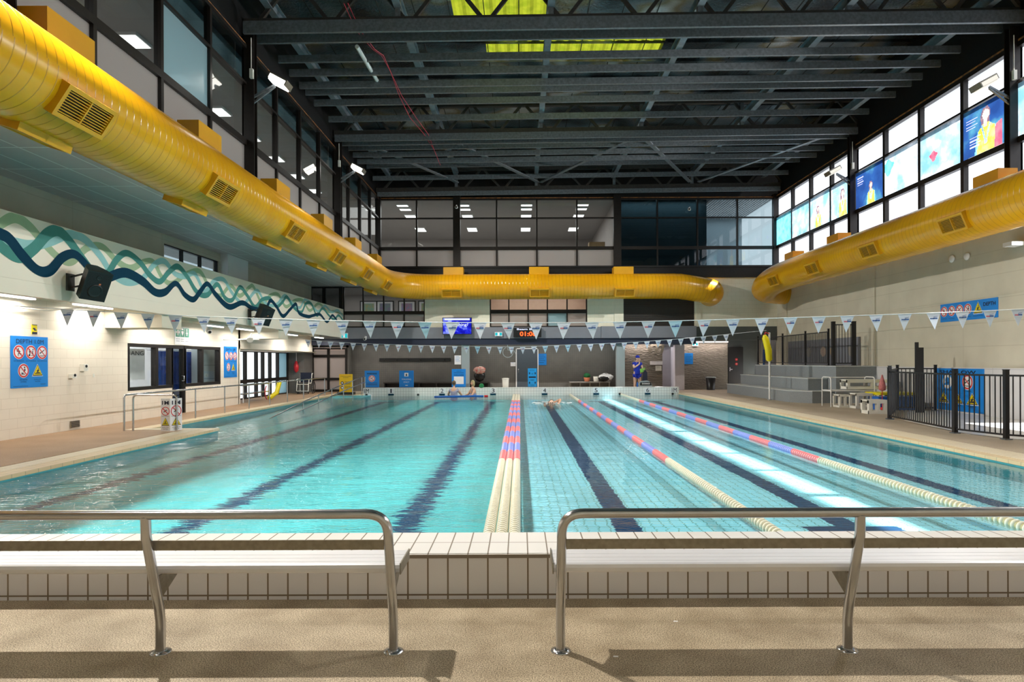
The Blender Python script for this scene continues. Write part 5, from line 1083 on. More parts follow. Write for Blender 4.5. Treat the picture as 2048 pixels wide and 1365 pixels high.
# ---- troffers in the upper rooms
def troffer(x, y, along, lb, g, l_=1.2, z=9.38):
    t = thing('troffer_light', lb, 'ceiling light', (x, y, z), g); w_ = .6; dx, dy = (w_/2, l_/2) if along == 'y' else (l_/2, w_/2)
    b = MB(); b.box(x-dx, x+dx, y-dy, y+dy, z-.02, z+.04, 'white'); b.build('frame', t); b = MB(); b.box(x-dx+.03, x+dx-.03, y-dy+.03, y+dy-.03, z-.03, z-.02, 'troffer'); b.build('diffuser', t)
k = 0; nm = ('leftmost', 'second', 'third', 'rightmost')
for r_, (y, l_) in enumerate(((32.45,.36), (33.3,.40), (35.05,1.0), (38.4,1.05))):
    for c_, x in enumerate((-5.9, -2.82, .36, 3.2)):
        troffer(x, y, 'y', 'rectangular ceiling light in the far upper room, %s row from the glass, %s column' % (('first','second','third','fourth')[r_], nm[c_]), 'ceiling lights in the far upper room', l_)
for i in range(8):
    troffer(-8.3, 11.5+2.05*i+(.2 if i < 2 else 0), 'y', 'square ceiling light in the left upper room, %s from the camera end' % ordn[i], 'ceiling lights in the left upper room', .62, 8.38)
def bush(c, r, lb, n_=60):
    t = thing('potted_plant', lb, 'plant', c); rnd = random.Random(int(c[0]*10)); b = MB()
    for k in range(n_):
        a = rnd.uniform(0, 6.28); e = rnd.uniform(.1, 1.4); l_ = r*rnd.uniform(.6, 1.1); d = Vector((math.cos(a)*math.cos(e), math.sin(a)*math.cos(e), math.sin(e))); s_ = d.cross(Vector((0,0,1))).normalized()*.03
        p = Vector(c)+Vector((0,0,.3)); m_ = p+d*l_*.6; q = p+d*l_+Vector((0,0,-.12*l_)); b.add([p, m_+s_, q, m_-s_], [(0,1,2,3)], 'leaf')
    b.build('foliage', t); b = MB(); b.lathe([(.12,0),(.16,.3),(.14,.3)], c, 'black', 14); b.build('pot', t)
bush((-6.4, 32.1, 6.45), .55, 'dark leafy plant behind the far upper glazing at its left end'); bush((-1.1, 32.6, 6.45), .45, 'dark leafy plant behind the far upper glazing beside the long desk')
b = MB(); b.box(-1.0, 3.0, 33.0, 33.6, 6.75, 6.85, 'black')
for k in range(5): b.box(-.9+k*.9, -.85+k*.9, 33.1, 33.5, 6.0, 6.75, 'black')
tag(b.build('long_desk'), 'long black desk behind the far upper glazing', 'desk')
t = thing('plywood_box', 'light plywood box on the desk behind the far upper glazing', 'box', (3.9, 32.6, 6.6)); b = MB(); b.box(3.5, 4.3, 32.4, 32.9, 6.0, 7.5, 'wood'); b.build('carcass', t)
# gallery pictures
for q, cc in zip('ABCD', ((.25,.35,.55),(.55,.35,.2),(.2,.4,.3),(.5,.45,.2))): M['art'+q] = mk('abstract_print_'+q.lower(), cc, .6, nz=(6,.6), col2=(cc[2],cc[0],cc[1]))
for i, x in enumerate((-6.2, -5.1, -7.4, -8.3)):
    t = thing('framed_picture', 'framed picture on the gallery wall, %s' % ('second from the right','rightmost of the four','third from the right','leftmost of the four')[i], 'picture', (x, 35.35, 4.0), 'pictures on the gallery wall')
    b = MB(); b.box(x-.48, x+.48, 35.33, 35.39, 3.95, 4.85, 'black'); b.build('frame', t); b = MB(); b.box(x-.42, x+.42, 35.32, 35.33, 4.01, 4.79, 'signw'); b.box(x-.3, x+.3, 35.315, 35.32, 4.1, 4.7, 'art'+'ABCD'[i]); b.build('picture_sheet', t)
# ================================================================== RIGHT SIDE: PLATFORM, TIERS, FENCES
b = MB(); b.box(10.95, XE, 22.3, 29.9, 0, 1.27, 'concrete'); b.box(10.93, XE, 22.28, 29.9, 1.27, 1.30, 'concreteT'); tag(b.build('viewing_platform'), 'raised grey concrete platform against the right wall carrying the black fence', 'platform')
for i, (x0, y0, z0, z1, lb) in enumerate(((9.62, 23.0, 0, .42, 'lowest wide grey concrete seating step beside the pool deck'), (10.25, 22.9, .42, .85, 'middle grey concrete seating step'))):
    b = MB()
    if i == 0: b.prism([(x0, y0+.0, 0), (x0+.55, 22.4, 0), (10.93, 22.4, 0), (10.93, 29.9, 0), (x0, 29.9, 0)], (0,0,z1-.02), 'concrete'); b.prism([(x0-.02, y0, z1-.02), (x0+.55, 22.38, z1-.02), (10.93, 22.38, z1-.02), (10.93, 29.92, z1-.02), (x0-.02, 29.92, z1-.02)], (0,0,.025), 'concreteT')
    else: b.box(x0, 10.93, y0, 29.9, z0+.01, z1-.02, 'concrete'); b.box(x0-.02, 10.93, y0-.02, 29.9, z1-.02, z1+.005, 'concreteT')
    tag(b.build('seating_step'), lb, 'seating', 'concrete seating steps')
def fence(lb, pts, z0, h, posts=True, gap=.105, group=None, ph=.06, name='fence', pw=.055):
    t = thing(name, lb, 'fence', (pts[0][0], pts[0][1], z0), group)
    for (a, c) in zip(pts, pts[1:]):
        a = Vector((*a, z0)); c = Vector((*c, z0)); L_ = (c-a).length; d = (c-a)/L_
        for z in (z0+.09, z0+h-.04): b = MB(); b.bar((a.x,a.y,z), (c.x,c.y,z), .03, .035, 'fence'); b.build('rail', t)
        n_ = int(L_/gap); b = MB()
        for k in range(1, n_):
            p = a+d*(L_*k/n_); b.bar((p.x,p.y,z0+.09), (p.x,p.y,z0+h-.04), .016, .016, 'fence', (0,1,0))
        o = b.build('picket_panel', t)
    for p in pts:
        b = MB(); b.box(p[0]-pw/2, p[0]+pw/2, p[1]-pw/2, p[1]+pw/2, z0, z0+h+ph, 'fence'); b.box(p[0]-pw/2-.006, p[0]+pw/2+.006, p[1]-pw/2-.006, p[1]+pw/2+.006, z0+h+ph, z0+h+ph+.015, 'fence'); b.build('post', t)
        b = MB(); b.box(p[0]-.07, p[0]+.07, p[1]-.07, p[1]+.07, z0, z0+.02, 'galv'); b.build('base_plate', t)
    return t
fence('black picket fence along the raised platform above the seating steps', [(11.02,29.8),(11.02,27.0),(11.0,24.8),(10.98,22.9)], 1.30, 1.25)
fence('taller black gate panel at the near end of the raised platform', [(10.98,22.55),(11.65,22.45)], 1.30, 1.48, gap=.09, name='gate', pw=.11)
def fz(px, py): p = PZ(px, py, 0); return (p.x, p.y)
fence('black pool fence around the splash area in front of the blue safety board', [(9.30,16.2),(8.85,13.1),(9.10,12.05),(9.9,11.2)], 0, 1.24, name='fence', pw=.075)
fence('black fence side panel running from the splash area back to the right wall', [(9.40,16.36),(11.2,19.1),(12.2,18.9)], 0, 1.28, name='fence', pw=.06)
b = MB(); b.box(11.20, 11.28, 18.2, 18.26, 0, 2.0, 'fence'); b.box(11.28, 11.42, 18.2, 18.28, 0, 1.85, 'fence'); tag(b.build('gate_post'), 'tall black gate post rising above the splash area fence', 'post')
b = MB(); b.prism([(8.98,13.0,.0),(9.25,12.1,.0),(12.33,9.5,.0),(12.33,18.8,.0),(11.4,18.9,.0),(9.55,16.0,.0)], (0,0,.008), 'wet'); tag(b.build('splash_pad'), 'pale wet splash pad floor inside the black fence', 'splash pad')
# rescue pole with tube
t = thing('rescue_pole', 'white pole standing by the seating steps', 'pole', (9.42, 24.3, 0)); b = MB(); b.tube([(9.42,24.3,0),(9.42,24.3,2.55)], .035, 'white', 12); b.build('pole', t); b = MB(); b.lathe([(.09,0),(.09,.02),(.04,.03)], (9.42,24.3,0), 'steel', 14); b.build('base', t)
t = thing('rescue_tube', 'bright yellow rescue tube hanging on the white pole', 'rescue tube', (9.2, 24.2, 1.5)); b = MB(); b.tube([(9.37,24.2,1.46),(9.37,24.2,1.52),(9.34,24.2,1.9),(9.22,24.2,2.35),(9.20,24.2,2.46)], [.05,.115,.125,.115,.05], 'tubey', 12); b.build('foam', t); b = MB(); b.tube([(9.20,24.2,2.44),(9.25,24.25,2.56),(9.40,24.26,2.5)], .018, 'redp', 6); b.build('strap', t)
# white metal bed-like bench frames
def tubebench(x0, x1, y, lb, zt=.95):
    t = thing('tube_bench', lb, 'bench', (x0, y, 0), 'white tube benches by the right wall'); 
    for x in (x0, x1):
        b = MB(); b.tube([(x,y-.30,0)]+bend((x,y-.3,0),(x,y-.3,zt),(x,y+.3,zt),.12)+bend((x,y-.3,zt),(x,y+.3,zt),(x,y+.3,0),.12)+[(x,y+.3,0)], .018, 'white', 8); b.build('end_frame', t)
    b = MB(); b.box(x0, x1, y-.30, y+.3, .50, .535, 'white'); b.build('seat', t)
    b = MB(); b.tube([(x0,y+.3,zt-.02),(x1,y+.3,zt-.02)], .016, 'white', 8); b.build('back_tube', t)
tubebench(9.95, 11.35, 20.9, 'white tube-framed bench in front of the platform end wall, left of the pink bag'); 
def cageblock(x0, x1, y0, y1, z0, z1, r, lb, nmid=1, m='plastic', name='plastic_step_stool'):
    """moulded white open frame"""
    t = thing(name, lb, 'stool', ((x0+x1)/2, (y0+y1)/2, z0), 'white plastic teaching stools'); b = MB()
    for y in (y0, y1):
        xs_ = [x0+(x1-x0)*k/(nmid+1) for k in range(nmid+2)]
        for x in xs_: b.box(x-r, x+r, y-r, y+r, z0, z1, m)
        b.box(x0-r, x1+r, y-r-.002, y+r+.002, z1-2*r, z1, m); b.box(x0-r, x1+r, y-r-.002, y+r+.002, z0, z0+2*r, m)
    for x in (x0, x1): b.box(x-r-.002, x+r+.002, y0, y1, z0, z0+2*r, m)
    b.build('frame', t); b = MB(); b.box(x0-r, x1+r, y0-r, y1+r, z1-.03, z1+.01, m); b.build('top', t); return t
cageblock(10.12, 10.45, 20.35, 20.75, 0, .40, .028, 'small white plastic step stool under the left end of the tube bench')
cageblock(10.30, 10.95, 20.35, 20.8, 0, .44, .03, 'white open plastic stool under the tube bench, between the others') if False else None
cageblock(10.42, 10.86, 19.9, 20.3, 0, .46, .035, 'larger white open plastic stool standing below the tube bench', 0)
cageblock(10.55, 12.1, 20.7, 21.1, .56, .86, .045, 'white plastic frame lying on top of the tube bench', 1)
cageblock(9.72, 10.15, 17.9, 18.25, 0, .38, .045, 'low white plastic stool in front of the yellow platform', 1)
def swimplat(x0, x1, y0, y1, z, lb, group='blue and yellow teaching platforms'):
    t = thing('teaching_platform', lb, 'platform', ((x0+x1)/2,(y0+y1)/2,0), group)
    b = MB(); b.prism([(x0,y0+.08,z),(x0+.08,y0,z),(x1-.08,y0,z),(x1,y0+.08,z),(x1,y1-.08,z),(x1-.08,y1,z),(x0+.08,y1,z),(x0,y1-.08,z)], (0,0,.075), 'tubey'); b.build('top', t)
    for x in (x0+.14, (x0+x1)/2, x1-.14):
        for y in (y0+.1, y1-.1): b = MB(); b.tube([(x,y,0),(x,y,z)], .045, 'bluep', 12); b.build('leg', t)
    for x in (x0+.14, x1-.14): b = MB(); b.box(x-.06, x+.06, y0+.05, y1-.05, 0, .06, 'bluep'); b.build('foot', t)
swimplat(10.95, 12.25, 19.7, 20.5, .42, 'yellow-topped teaching platform with blue legs beside the black fence')
b = MB(); b.prism([(10.72,19.25,.0),(11.9,19.25,.0),(11.9,19.6,.0),(10.72,19.6,.0)], (0,0,.40), 'bluep'); tag(b.build('blue_crate'), 'low blue plastic crate behind the black fence panel', 'crate')
t = thing('mesh_bag', 'pink mesh bag hanging from a red strap beside the fence post', 'bag', (10.78, 19.12, 0)); b = MB(); b.lathe([(.02,.0),(.09,.03),(.10,.12),(.07,.28),(.03,.42),(.02,.48)], (10.72,19.05,.58), 'pink', 14); b.build('bag', t); b = MB(); b.tube([(10.72,19.05,.02),(10.72,19.05,.6)], .012, 'redp', 6); b.build('strap', t); b = MB(); b.box(10.73,10.85,19.06,19.18,0,.09,'redp'); b.build('buckle', t)
for i, (px, py) in enumerate(((1907, 521), (1937, 516))):
    p = PX(px, py, 12.4); b = MB(); b.ball((12.36, p.y, p.z), .11, 'white', 12, 8, (.4, 1, 1)); tag(b.build('wall_sensor'), 'small white dome fitting on the right wall, %s of the pair' % ('left','right')[i], 'fitting')
# platform back: scene beyond the fence
b = MB(); b.box(11.5, 12.38, 30.4, 30.5, 1.3, 2.5, 'galv_dark')
for k in range(4):
    pass
t = thing('porthole_screen', 'dark grey screen with round holes behind the platform fence', 'screen', (11.9, 25, 1.3)); b = MB(); b.box(12.30, 12.38, 23.4, 29.5, 1.31, 2.35, 'greyL'); b.build('screen_panel', t)
for k, y in enumerate((23.9, 25.3, 26.1, 27.4)): b = MB(); b.lathe([(.21,0),(.21,.01)], (12.30, y, 1.85), ('floorin','wood','peach','floorin')[k], 18, (-1,0,0)); b.build('porthole', t)
t = thing('vanity_panel', 'white and blue panel standing beyond the platform fence', 'panel', (11.7, 30.2, 0)); b = MB(); b.box(11.4, 12.0, 30.15, 30.2, 0, 2.45, 'lilac'); b.box(11.38, 11.46, 30.13, 30.16, 0, 2.0, 'bluep'); b.build('panel', t)
b = MB(); b.box(10.95, 12.38, 29.95, 30.05, 0, 1.27, 'concrete'); tag(b.build('platform_end_wall'), 'grey end wall closing the back of the raised platform', 'wall')
# ================================================================== BACK ZONE
def led(x0, x1, y, z, lb):
    t = thing('led_strip', lb, 'light', ((x0+x1)/2, y, z), 'strips of light along the back ceiling'); b = MB(); b.box(x0, x1, y-.05, y, z-.05, z, 'led'); b.build('diffuser', t); b = MB(); b.box(x0, x1, y-.05, y, z, z+.03, 'white'); b.build('channel', t)
led(5.3, 7.25, 32.8, 2.48, 'light strip above the textured wall behind the lifeguard'); led(8.4, 10.7, 33.1, 2.48, 'light strip above the textured wall right of the passage'); led(-2.4, 4.6, 31.5, 2.50, 'long pale light strip above the slate door')
for x0, x1, y, e in ((5.3,7.25,32.75,22),(8.4,10.7,33.05,26)): light('AREA', 'led_light', ((x0+x1)/2, y, 2.42), e, (1,.82,.74), x1-x0, .05, to=((x0+x1)/2, y+.10, 0))
light('AREA', 'back_downlight', (1.2, 31.9, 2.5), 60, (1,.95,.88), 7, .6, to=(1.2, 32.4, 0)); light('AREA', 'back_downlight', (-5.8, 31.9, 2.5), 42, (1,.93,.86), 5, .6, to=(-5.8, 32.4, 0)); light('AREA', 'back_downlight', (7.6, 33.4, 2.2), 10, (1,.95,.95), .6, .6, to=(7.6, 33.4, 0))
def backbench(x0, x1, lb, m, n_):
    t = thing('wall_bench', lb, 'bench', ((x0+x1)/2, 32.7, 0), 'benches along the back wall'); b = MB(); b.box(x0, x1, 32.45, 32.95, .40, .46, m); b.build('seat', t)
    b = MB(); b.box(x0, x1, 32.85, 32.95, .05, .40, m); b.build('back_panel', t)
    for k in range(n_+1):
        x = x0+.05+(x1-x0-.1)*k/n_; b = MB(); b.box(x-.025, x+.025, 32.48, 32.9, 0, .40, 'steel_dull' if n_ == 4 else m); b.build('leg', t)
backbench(-6.9, -1.55, 'long dark bench along the back wall behind lanes one to three', 'louvre', 6); backbench(2.5, 4.55, 'brown bench with metal legs along the back wall behind lane five', 'floorin', 4)
b = MB(); b.box(-7.2, -3.55, 32.93, 32.99, 1.52, 1.68, 'black')
for k in range(6): b.tube([(-6.9+k*.61,32.93,1.58),(-6.9+k*.61,32.86,1.58),(-6.9+k*.61,32.85,1.63)], .02, 'black', 6)
tag(b.build('coat_rail'), 'long black coat rail with hooks on the grey back wall', 'coat rail')
def bin_(x, y, r, h, m, lb, lid=None):
    t = thing('waste_bin', lb, 'bin', (x, y, 0)); b = MB(); b.lathe([(r*.8,0),(r,h),(r*.95,h)], (x,y,0), m, 20); b.build('body', t)
    b = MB(); b.lathe([(r*1.06,h),(r*1.08,h+.03),(r*.7,h+.05)], (x,y,0), lid or m, 20); b.build('lid', t)
bin_(-.72, 31.9, .17, .62, 'plastic', 'cream waste bin against the back wall left of the slate door'); bin_(9.75, 32.9, .25, .62, 'black', 'black waste bin with a pale lid in front of the textured wall', 'greyP')
b = MB(); b.lathe([(.13,0),(.16,.25),(.15,.25)], (3.87,32.7,.46), 'plastic', 16); tag(b.build('white_tub'), 'white tub on the brown bench', 'tub')
t = thing('orange_basket', 'orange basket with green cloth on the brown bench', 'basket', (3.4,32.7,.46)); b = MB(); b.lathe([(.12,0),(.17,.2),(.15,.2)], (3.4,32.7,.46), 'orange', 16); b.build('basket', t)
def heap(c, r, m, seed, sc=(1,.6,.6)):
    b = MB(); rnd = random.Random(seed); b.ball(c, r, m, 18, 12, sc)
    for v in b.v: v += Vector((rnd.uniform(-1,1), rnd.uniform(-1,1), rnd.uniform(-1,1)))*r*.10
    return b
heap((3.4,32.7,.76), .17, 'dgreen', 4, (1,.8,.7)).build('green_cloth', t)
tag(heap((4.35,32.68,.67), .42, 'white', 5, (.9,.5,.45)).build('white_towel'), 'white towel heaped over the right end of the brown bench', 'towel')
tag(heap((4.2,32.36,.60), .30, 'black', 6, (.9,.5,.35)).build('black_bag'), 'black bag under the white towel on the brown bench', 'bag')
tag(heap((-2.05,32.62,.76), .30, 'black', 7, (.9,.5,.9)).build('black_backpack'), 'black backpack on the dark bench under the red towel', 'bag')
M['redtow'] = mk('red_white_towel', (.70,.12,.10), .8, nz=(9,.5), col2=(.75,.72,.62)); tag(heap((-2.05,32.42,1.06), .26, 'redtow', 8, (1.2,.5,.7)).build('patterned_towel'), 'red and white towel draped on the black backpack', 'towel')
# wheelchair
t = thing('wheelchair', 'cream-framed wheelchair with a black seat parked in the left back corner', 'wheelchair', (-10.15, 30.6, 0)); wx, wy = -10.15, 30.5
b = MB()
for s_ in (-.27, .27):
    b.tube([(wx+s_,wy,.05),(wx+s_,wy-.05,.5),(wx+s_,wy+.05,.95),(wx+s_,wy+.17,.95)], .016, 'plastic', 8); b.tube([(wx+s_,wy-.05,.5),(wx+s_,wy-.45,.5),(wx+s_,wy-.5,.12)], .016, 'plastic', 8); b.tube([(wx+s_,wy,.70),(wx+s_,wy-.38,.70),(wx+s_,wy-.4,.5)], .018, 'plastic', 8)
b.tube([(wx-.27,wy-.45,.46),(wx+.27,wy-.45,.46)], .016, 'plastic', 8); b.tube([(wx-.27,wy-.5,.14),(wx+.27,wy-.5,.14)], .016, 'plastic', 8); b.build('frame', t)
b = MB(); b.box(wx-.25, wx+.25, wy-.42, wy, .48, .53, 'black'); b.build('seat', t); b = MB(); b.box(wx-.25, wx+.25, wy-.03, wy+.03, .55, 1.0, 'navycloth'); b.build('backrest', t)
for s_ in (-.33, .33):
    b = MB(); b.tube([(wx+s_, wy+.05+.29*math.cos(a*math.pi/12), .30+.29*math.sin(a*math.pi/12)) for a in range(24)], .018, 'black', 6, closed=True)
    for a in range(8): b.tube([(wx+s_,wy+.05,.30),(wx+s_, wy+.05+.28*math.cos(a*math.pi/4), .30+.28*math.sin(a*math.pi/4))], .004, 'steel', 4)
    b.build('wheel', t)
for s_ in (-.18, .18): b = MB(); b.box(wx+s_-.09, wx+s_+.09, wy-.68, wy-.5, .10, .13, 'black'); b.build('footrest', t)
for s_ in (-.25, .25): b = MB(); b.tube([(wx+s_, wy-.42+.07*math.cos(a*math.pi/6), .075+.06*math.sin(a*math.pi/6)) for a in range(12)], .014, 'black', 6, closed=True); b.build('castor', t)
t = thing('rescue_buoy', 'red rescue buoy hanging on the grey wall above the wheelchair', 'buoy', (-10.75, 30.9, 1.2)); b = MB(); b.tube([(-10.75,30.9,1.0),(-10.75,30.9,1.1),(-10.75,30.9,1.3),(-10.75,30.9,1.5),(-10.75,30.9,1.55)], [.03,.11,.12,.06,.03], 'redp', 12); b.build('float', t); b = MB(); b.tube([(-10.75,30.93,1.55),(-10.75,30.93,2.0)], .01, 'white', 5); b.tube([(-10.85,30.93,2.05),(-10.75,30.93,1.97),(-10.65,30.93,2.05)], .015, 'white', 6); b.build('hook', t)
# tables / equipment in front of the glazed bay
t = thing('trolley', 'pale trolley by the glazed bay on the left deck', 'trolley', (-10.3, 25.0, 0)); b = MB()
for z in (.30, .62): b.box(-10.55, -10.15, 23.6, 26.2, z, z+.04, 'steel')
for y in (23.7, 26.1):
    for x in (-10.5, -10.2): b.tube([(x,y,0),(x,y,.7)], .018, 'white', 8)
b.build('frame', t)
b = MB(); b.tube([(-10.1,25.9,.05),(-9.95,26.3,.25),(-9.95,26.6,.65)], .09, 'tubey', 10); tag(b.build('yellow_float'), 'yellow rescue float leaning by the trolley', 'float')
b = MB(); b.tube([(-9.95,25.4+.3*math.cos(a*math.pi/10),.32+.3*math.sin(a*math.pi/10)) for a in range(7, 15)], .02, 'redp', 6); tag(b.build('red_hoop'), 'thin dark red hoop leaning beside the yellow float', 'hoop')
# first-aid room contents
t = thing('curtain', 'dark blue curtain hanging behind the first-aid room window', 'curtain', (-10.9, 19.3, .3)); b = MB(); n_ = 90; vs = []
for k in range(n_+1):
    y = 19.0+2.5*k/n_; x = -10.9+.05*math.sin(k*.9); vs += [(x, y, .25), (x, y, 1.85)]
b.add(vs, [(2*i, 2*i+2, 2*i+3, 2*i+1) for i in range(n_)], 'curtain', True); b.build('cloth', t); b = MB(); b.tube([(-10.9,18.8,1.88),(-10.9,21.6,1.88)], .015, 'steel', 6); b.build('curtain_rail', t)
t, B = sign('paper_banner', 'white banner lettered ANG behind the first-aid window at its left end', 'sign', (-10.6, 17.4, 1.02), U_L, .78, .86, 'signw'); B.text('ANG', .42, .74, .60, .12, 'ink'); B.build(t)
b = MB(); b.box(-10.75, -10.4, 21.05, 22.0, .3, 2.0, 'greyP'); b.box(-10.39, -10.385, 21.15, 21.9, .95, .96, 'ink'); b.box(-10.39, -10.385, 21.15, 21.9, 1.4, 1.41, 'ink'); tag(b.build('grey_cabinet'), 'pale grey cabinet seen through the right pane of the first-aid window', 'cabinet')
# ================================================================== WINDOW FILMS (right glazing, middle row)
def filmp(Y1, Y0, mat, lb, figs):
    """printed film hanging just inside the middle panes, from Y1 (far) to Y0 (near)"""
    t = thing('window_film', lb, 'window film', (12.3, (Y0+Y1)/2, 7.03), 'printed films on the right glazing'); w_ = Y1-Y0; h_ = 1.20
    h_ = 1.30; layers = []
    def disc(cx, cy, r, m): layers.append(([(cx+r*math.cos(q*6.2832/16), cy+r*math.sin(q*6.2832/16)) for q in range(16)], m))
    def seg(x0, y0, x1, y1, w2, m):
        dd = Vector((x1-x0, y1-y0)).normalized(); p = Vector((-dd.y, dd.x))*w2/2; layers.append(([(x0-p.x,y0-p.y),(x1-p.x,y1-p.y),(x1+p.x,y1+p.y),(x0+p.x,y0+p.y)], m))
    for kind, a in figs:
        if kind == 'athlete':
            x, s_ = a; seg(x-.34*s_,.0,x-.24*s_,.55*s_,.09,'filmaqua'); seg(x+.38*s_,.0,x+.28*s_,.55*s_,.09,'filmaqua')
            layers.append(([(x-.15*s_,.50*s_),(x-.17*s_,.92*s_),(x-.09*s_,1.08*s_),(x+.07*s_,1.09*s_),(x+.15*s_,.98*s_),(x+.13*s_,.60*s_)], 'filmhair'))
            layers.append(([(x-.30*s_,0),(x+.34*s_,0),(x+.30*s_,.55*s_),(x+.12*s_,.68*s_),(x-.10*s_,.68*s_),(x-.26*s_,.54*s_)], 'filmyel'))
            seg(x, .60*s_, x, .80*s_, .13*s_, 'filmskin'); disc(x+.01, .90*s_, .125*s_, 'filmskin'); seg(x-.13*s_,.66*s_,x-.02,.28*s_,.045,'filmblue'); seg(x+.14*s_,.66*s_,x+.03,.28*s_,.045,'filmblue'); disc(x, .25*s_, .06*s_, 'filmlil')
        if kind == 'lines':
            x, z = a
            for k in range(4): layers.append(([(x, z-k*.08), (x+.42-.06*(k % 2), z-k*.08), (x+.42-.06*(k % 2), z-k*.08+.03), (x, z-k*.08+.03)], 'filmlil'))
        if kind == 'blob': x, z, r, m = a; layers.append(([(x+r*math.cos(q)*(1+.3*math.sin(3*q)), z+r*.8*math.sin(q)*(1+.25*math.cos(4*q))) for q in [k*6.283/24 for k in range(24)]], m))
        if kind == 'red': x0, x1 = a; layers.append(([(x0,0.0),(x1,0.0),(x1,.66),(x0+.05,.58)], 'filmred'))
    def inside(px, py, P):
        c = False; k2 = len(P)-1
        for k1 in range(len(P)):
            if (P[k1][1] > py) != (P[k2][1] > py) and px < (P[k2][0]-P[k1][0])*(py-P[k1][1])/(P[k2][1]-P[k1][1])+P[k1][0]: c = not c
            k2 = k1
        return c
    NX, NZ = (1, 1) if not layers else (64, 56); vs = [(12.33, Y1-w_*i/NX, 7.02+h_*j/NZ) for j in range(NZ+1) for i in range(NX+1)]; b = MB(); b.v = [Vector(v) for v in vs]
    for j in range(NZ):
        for i in range(NX):
            m = mat; cx_, cy_ = w_*(i+.5)/NX, h_*(j+.5)/NZ
            for P, mm in layers:
                if inside(cx_, cy_, P): m = mm
            q = j*(NX+1)+i; b.f.append([q, q+1, q+NX+2, q+NX+1]); b.m.append(b.mi(m)); b.sm.append(False); b.uv.append(None)
    b.build('print', t)
M['filmyel'] = film('film_yellow', (.42,.33,.02), (.50,.40,.04), (.55,.48,.12), 4); M['filmskin'] = film('film_skin', (.26,.17,.16), (.30,.2,.18), (.36,.25,.22), 4)
M['filmhair'] = film('film_hair', (.06,.04,.06), (.08,.05,.07), (.14,.09,.09), 9); M['filmblue'] = film('film_blue', (.05,.12,.5), (.1,.2,.6), (.1,.2,.6), 4)
M['filmaqua'] = film('film_aqua', (.05,.2,.24), (.08,.26,.3), (.1,.3,.36), 4); M['filmlil'] = film('film_lilac', (.15,.16,.34), (.17,.18,.38), (.2,.2,.4), 4); M['filmred'] = film('film_red', (.40,.03,.06), (.45,.05,.08), (.5,.08,.1), 4)
M['film1'] = film('film_navy', (.007,.022,.085), (.010,.036,.12), (.04,.14,.18), 1.1, stretch=(1,1,1)); M['film2'] = film('film_splash', (.08,.18,.22), (.17,.24,.29), (.6,.62,.66), 1.5, seed=4); M['film3'] = film('film_pale', (.10,.22,.28), (.34,.40,.45), (.9,.92,.95), .8, seed=9)
for y1 in (6.28, 8.2, 10.15, 12.08, 14.0, 15.9): filmp(y1, y1-1.79, 'film2', 'unseen pale window film added to block sun, %d m along the right glazing' % round(y1), [])  # unseen films, added to keep sun from passing the near middle panes
filmp(17.86, 16.10, 'film1', 'navy window film of a smiling athlete in a yellow jacket at the right photo edge', [('athlete', (.85,1.08)), ('lines', (.12,1.0)), ('lines', (.25,.48)), ('red', (1.15,1.44))])
filmp(19.78, 17.99, 'film2', 'pale window film of a splashing swimmer with a pink cap', [('blob', (.62,.55,.17,'filmred')), ('blob', (.85,.85,.12,'film3'))])
filmp(21.71, 19.92, 'film3', 'almost white window film with a blue corner', [('blob', (.2,.9,.3,'filmaqua'))])
filmp(23.58, 21.84, 'film1', 'dark blue window film right of the second column with raised arms', [('athlete', (1.0,.7)), ('lines', (.1,1.05))])
filmp(25.46, 23.82, 'film2', 'window film with a yellow athlete left of the second column', [('athlete', (.9,.95)), ('lines', (.1,1.0))])
filmp(27.28, 25.59, 'film3', 'pale blue window film, second pane from the column', [('athlete', (.7,.8))]); filmp(29.10, 27.42, 'film2', 'pale blue window film, third pane from the column', [('lines', (.2,.8))]); filmp(30.9, 29.24, 'filmaqua', 'aqua window film in the far right corner', [('blob', (.5,.5,.1,'filmblue')), ('blob', (.9,.6,.1,'filmblue'))])

# ================================================================== PEOPLE
def skin_body(name, parent, joints, edges, m, sub=2, root=0):
    """joints: list of (x,y,z,r) or (x,y,z,rx,ry)"""
    me = bpy.data.meshes.new(name); o0 = wloc(parent); me.from_pydata([(j[0]-o0.x, j[1]-o0.y, j[2]-o0.z) for j in joints], edges, []); me.materials.append(M[m] if isinstance(m, str) else m)
    o = bpy.data.objects.new(name, me); COL.objects.link(o); o.parent = parent
    sk = o.modifiers.new('Skin', 'SKIN'); sk.use_smooth_shade = True; sv = me.skin_vertices[0].data if me.skin_vertices else None
    if sv is None:
        import bmesh as bm_; bb = bm_.new(); bb.from_mesh(me); bb.verts.layers.skin.verify(); bb.to_mesh(me); bb.free(); sv = me.skin_vertices[0].data
    for i, j in enumerate(joints): sv[i].radius = (j[3], j[4] if len(j) > 4 else j[3]); sv[i].use_root = (i == root)
    s2 = o.modifiers.new('Subdivision', 'SUBSURF'); s2.levels = sub; s2.render_levels = sub
    return o
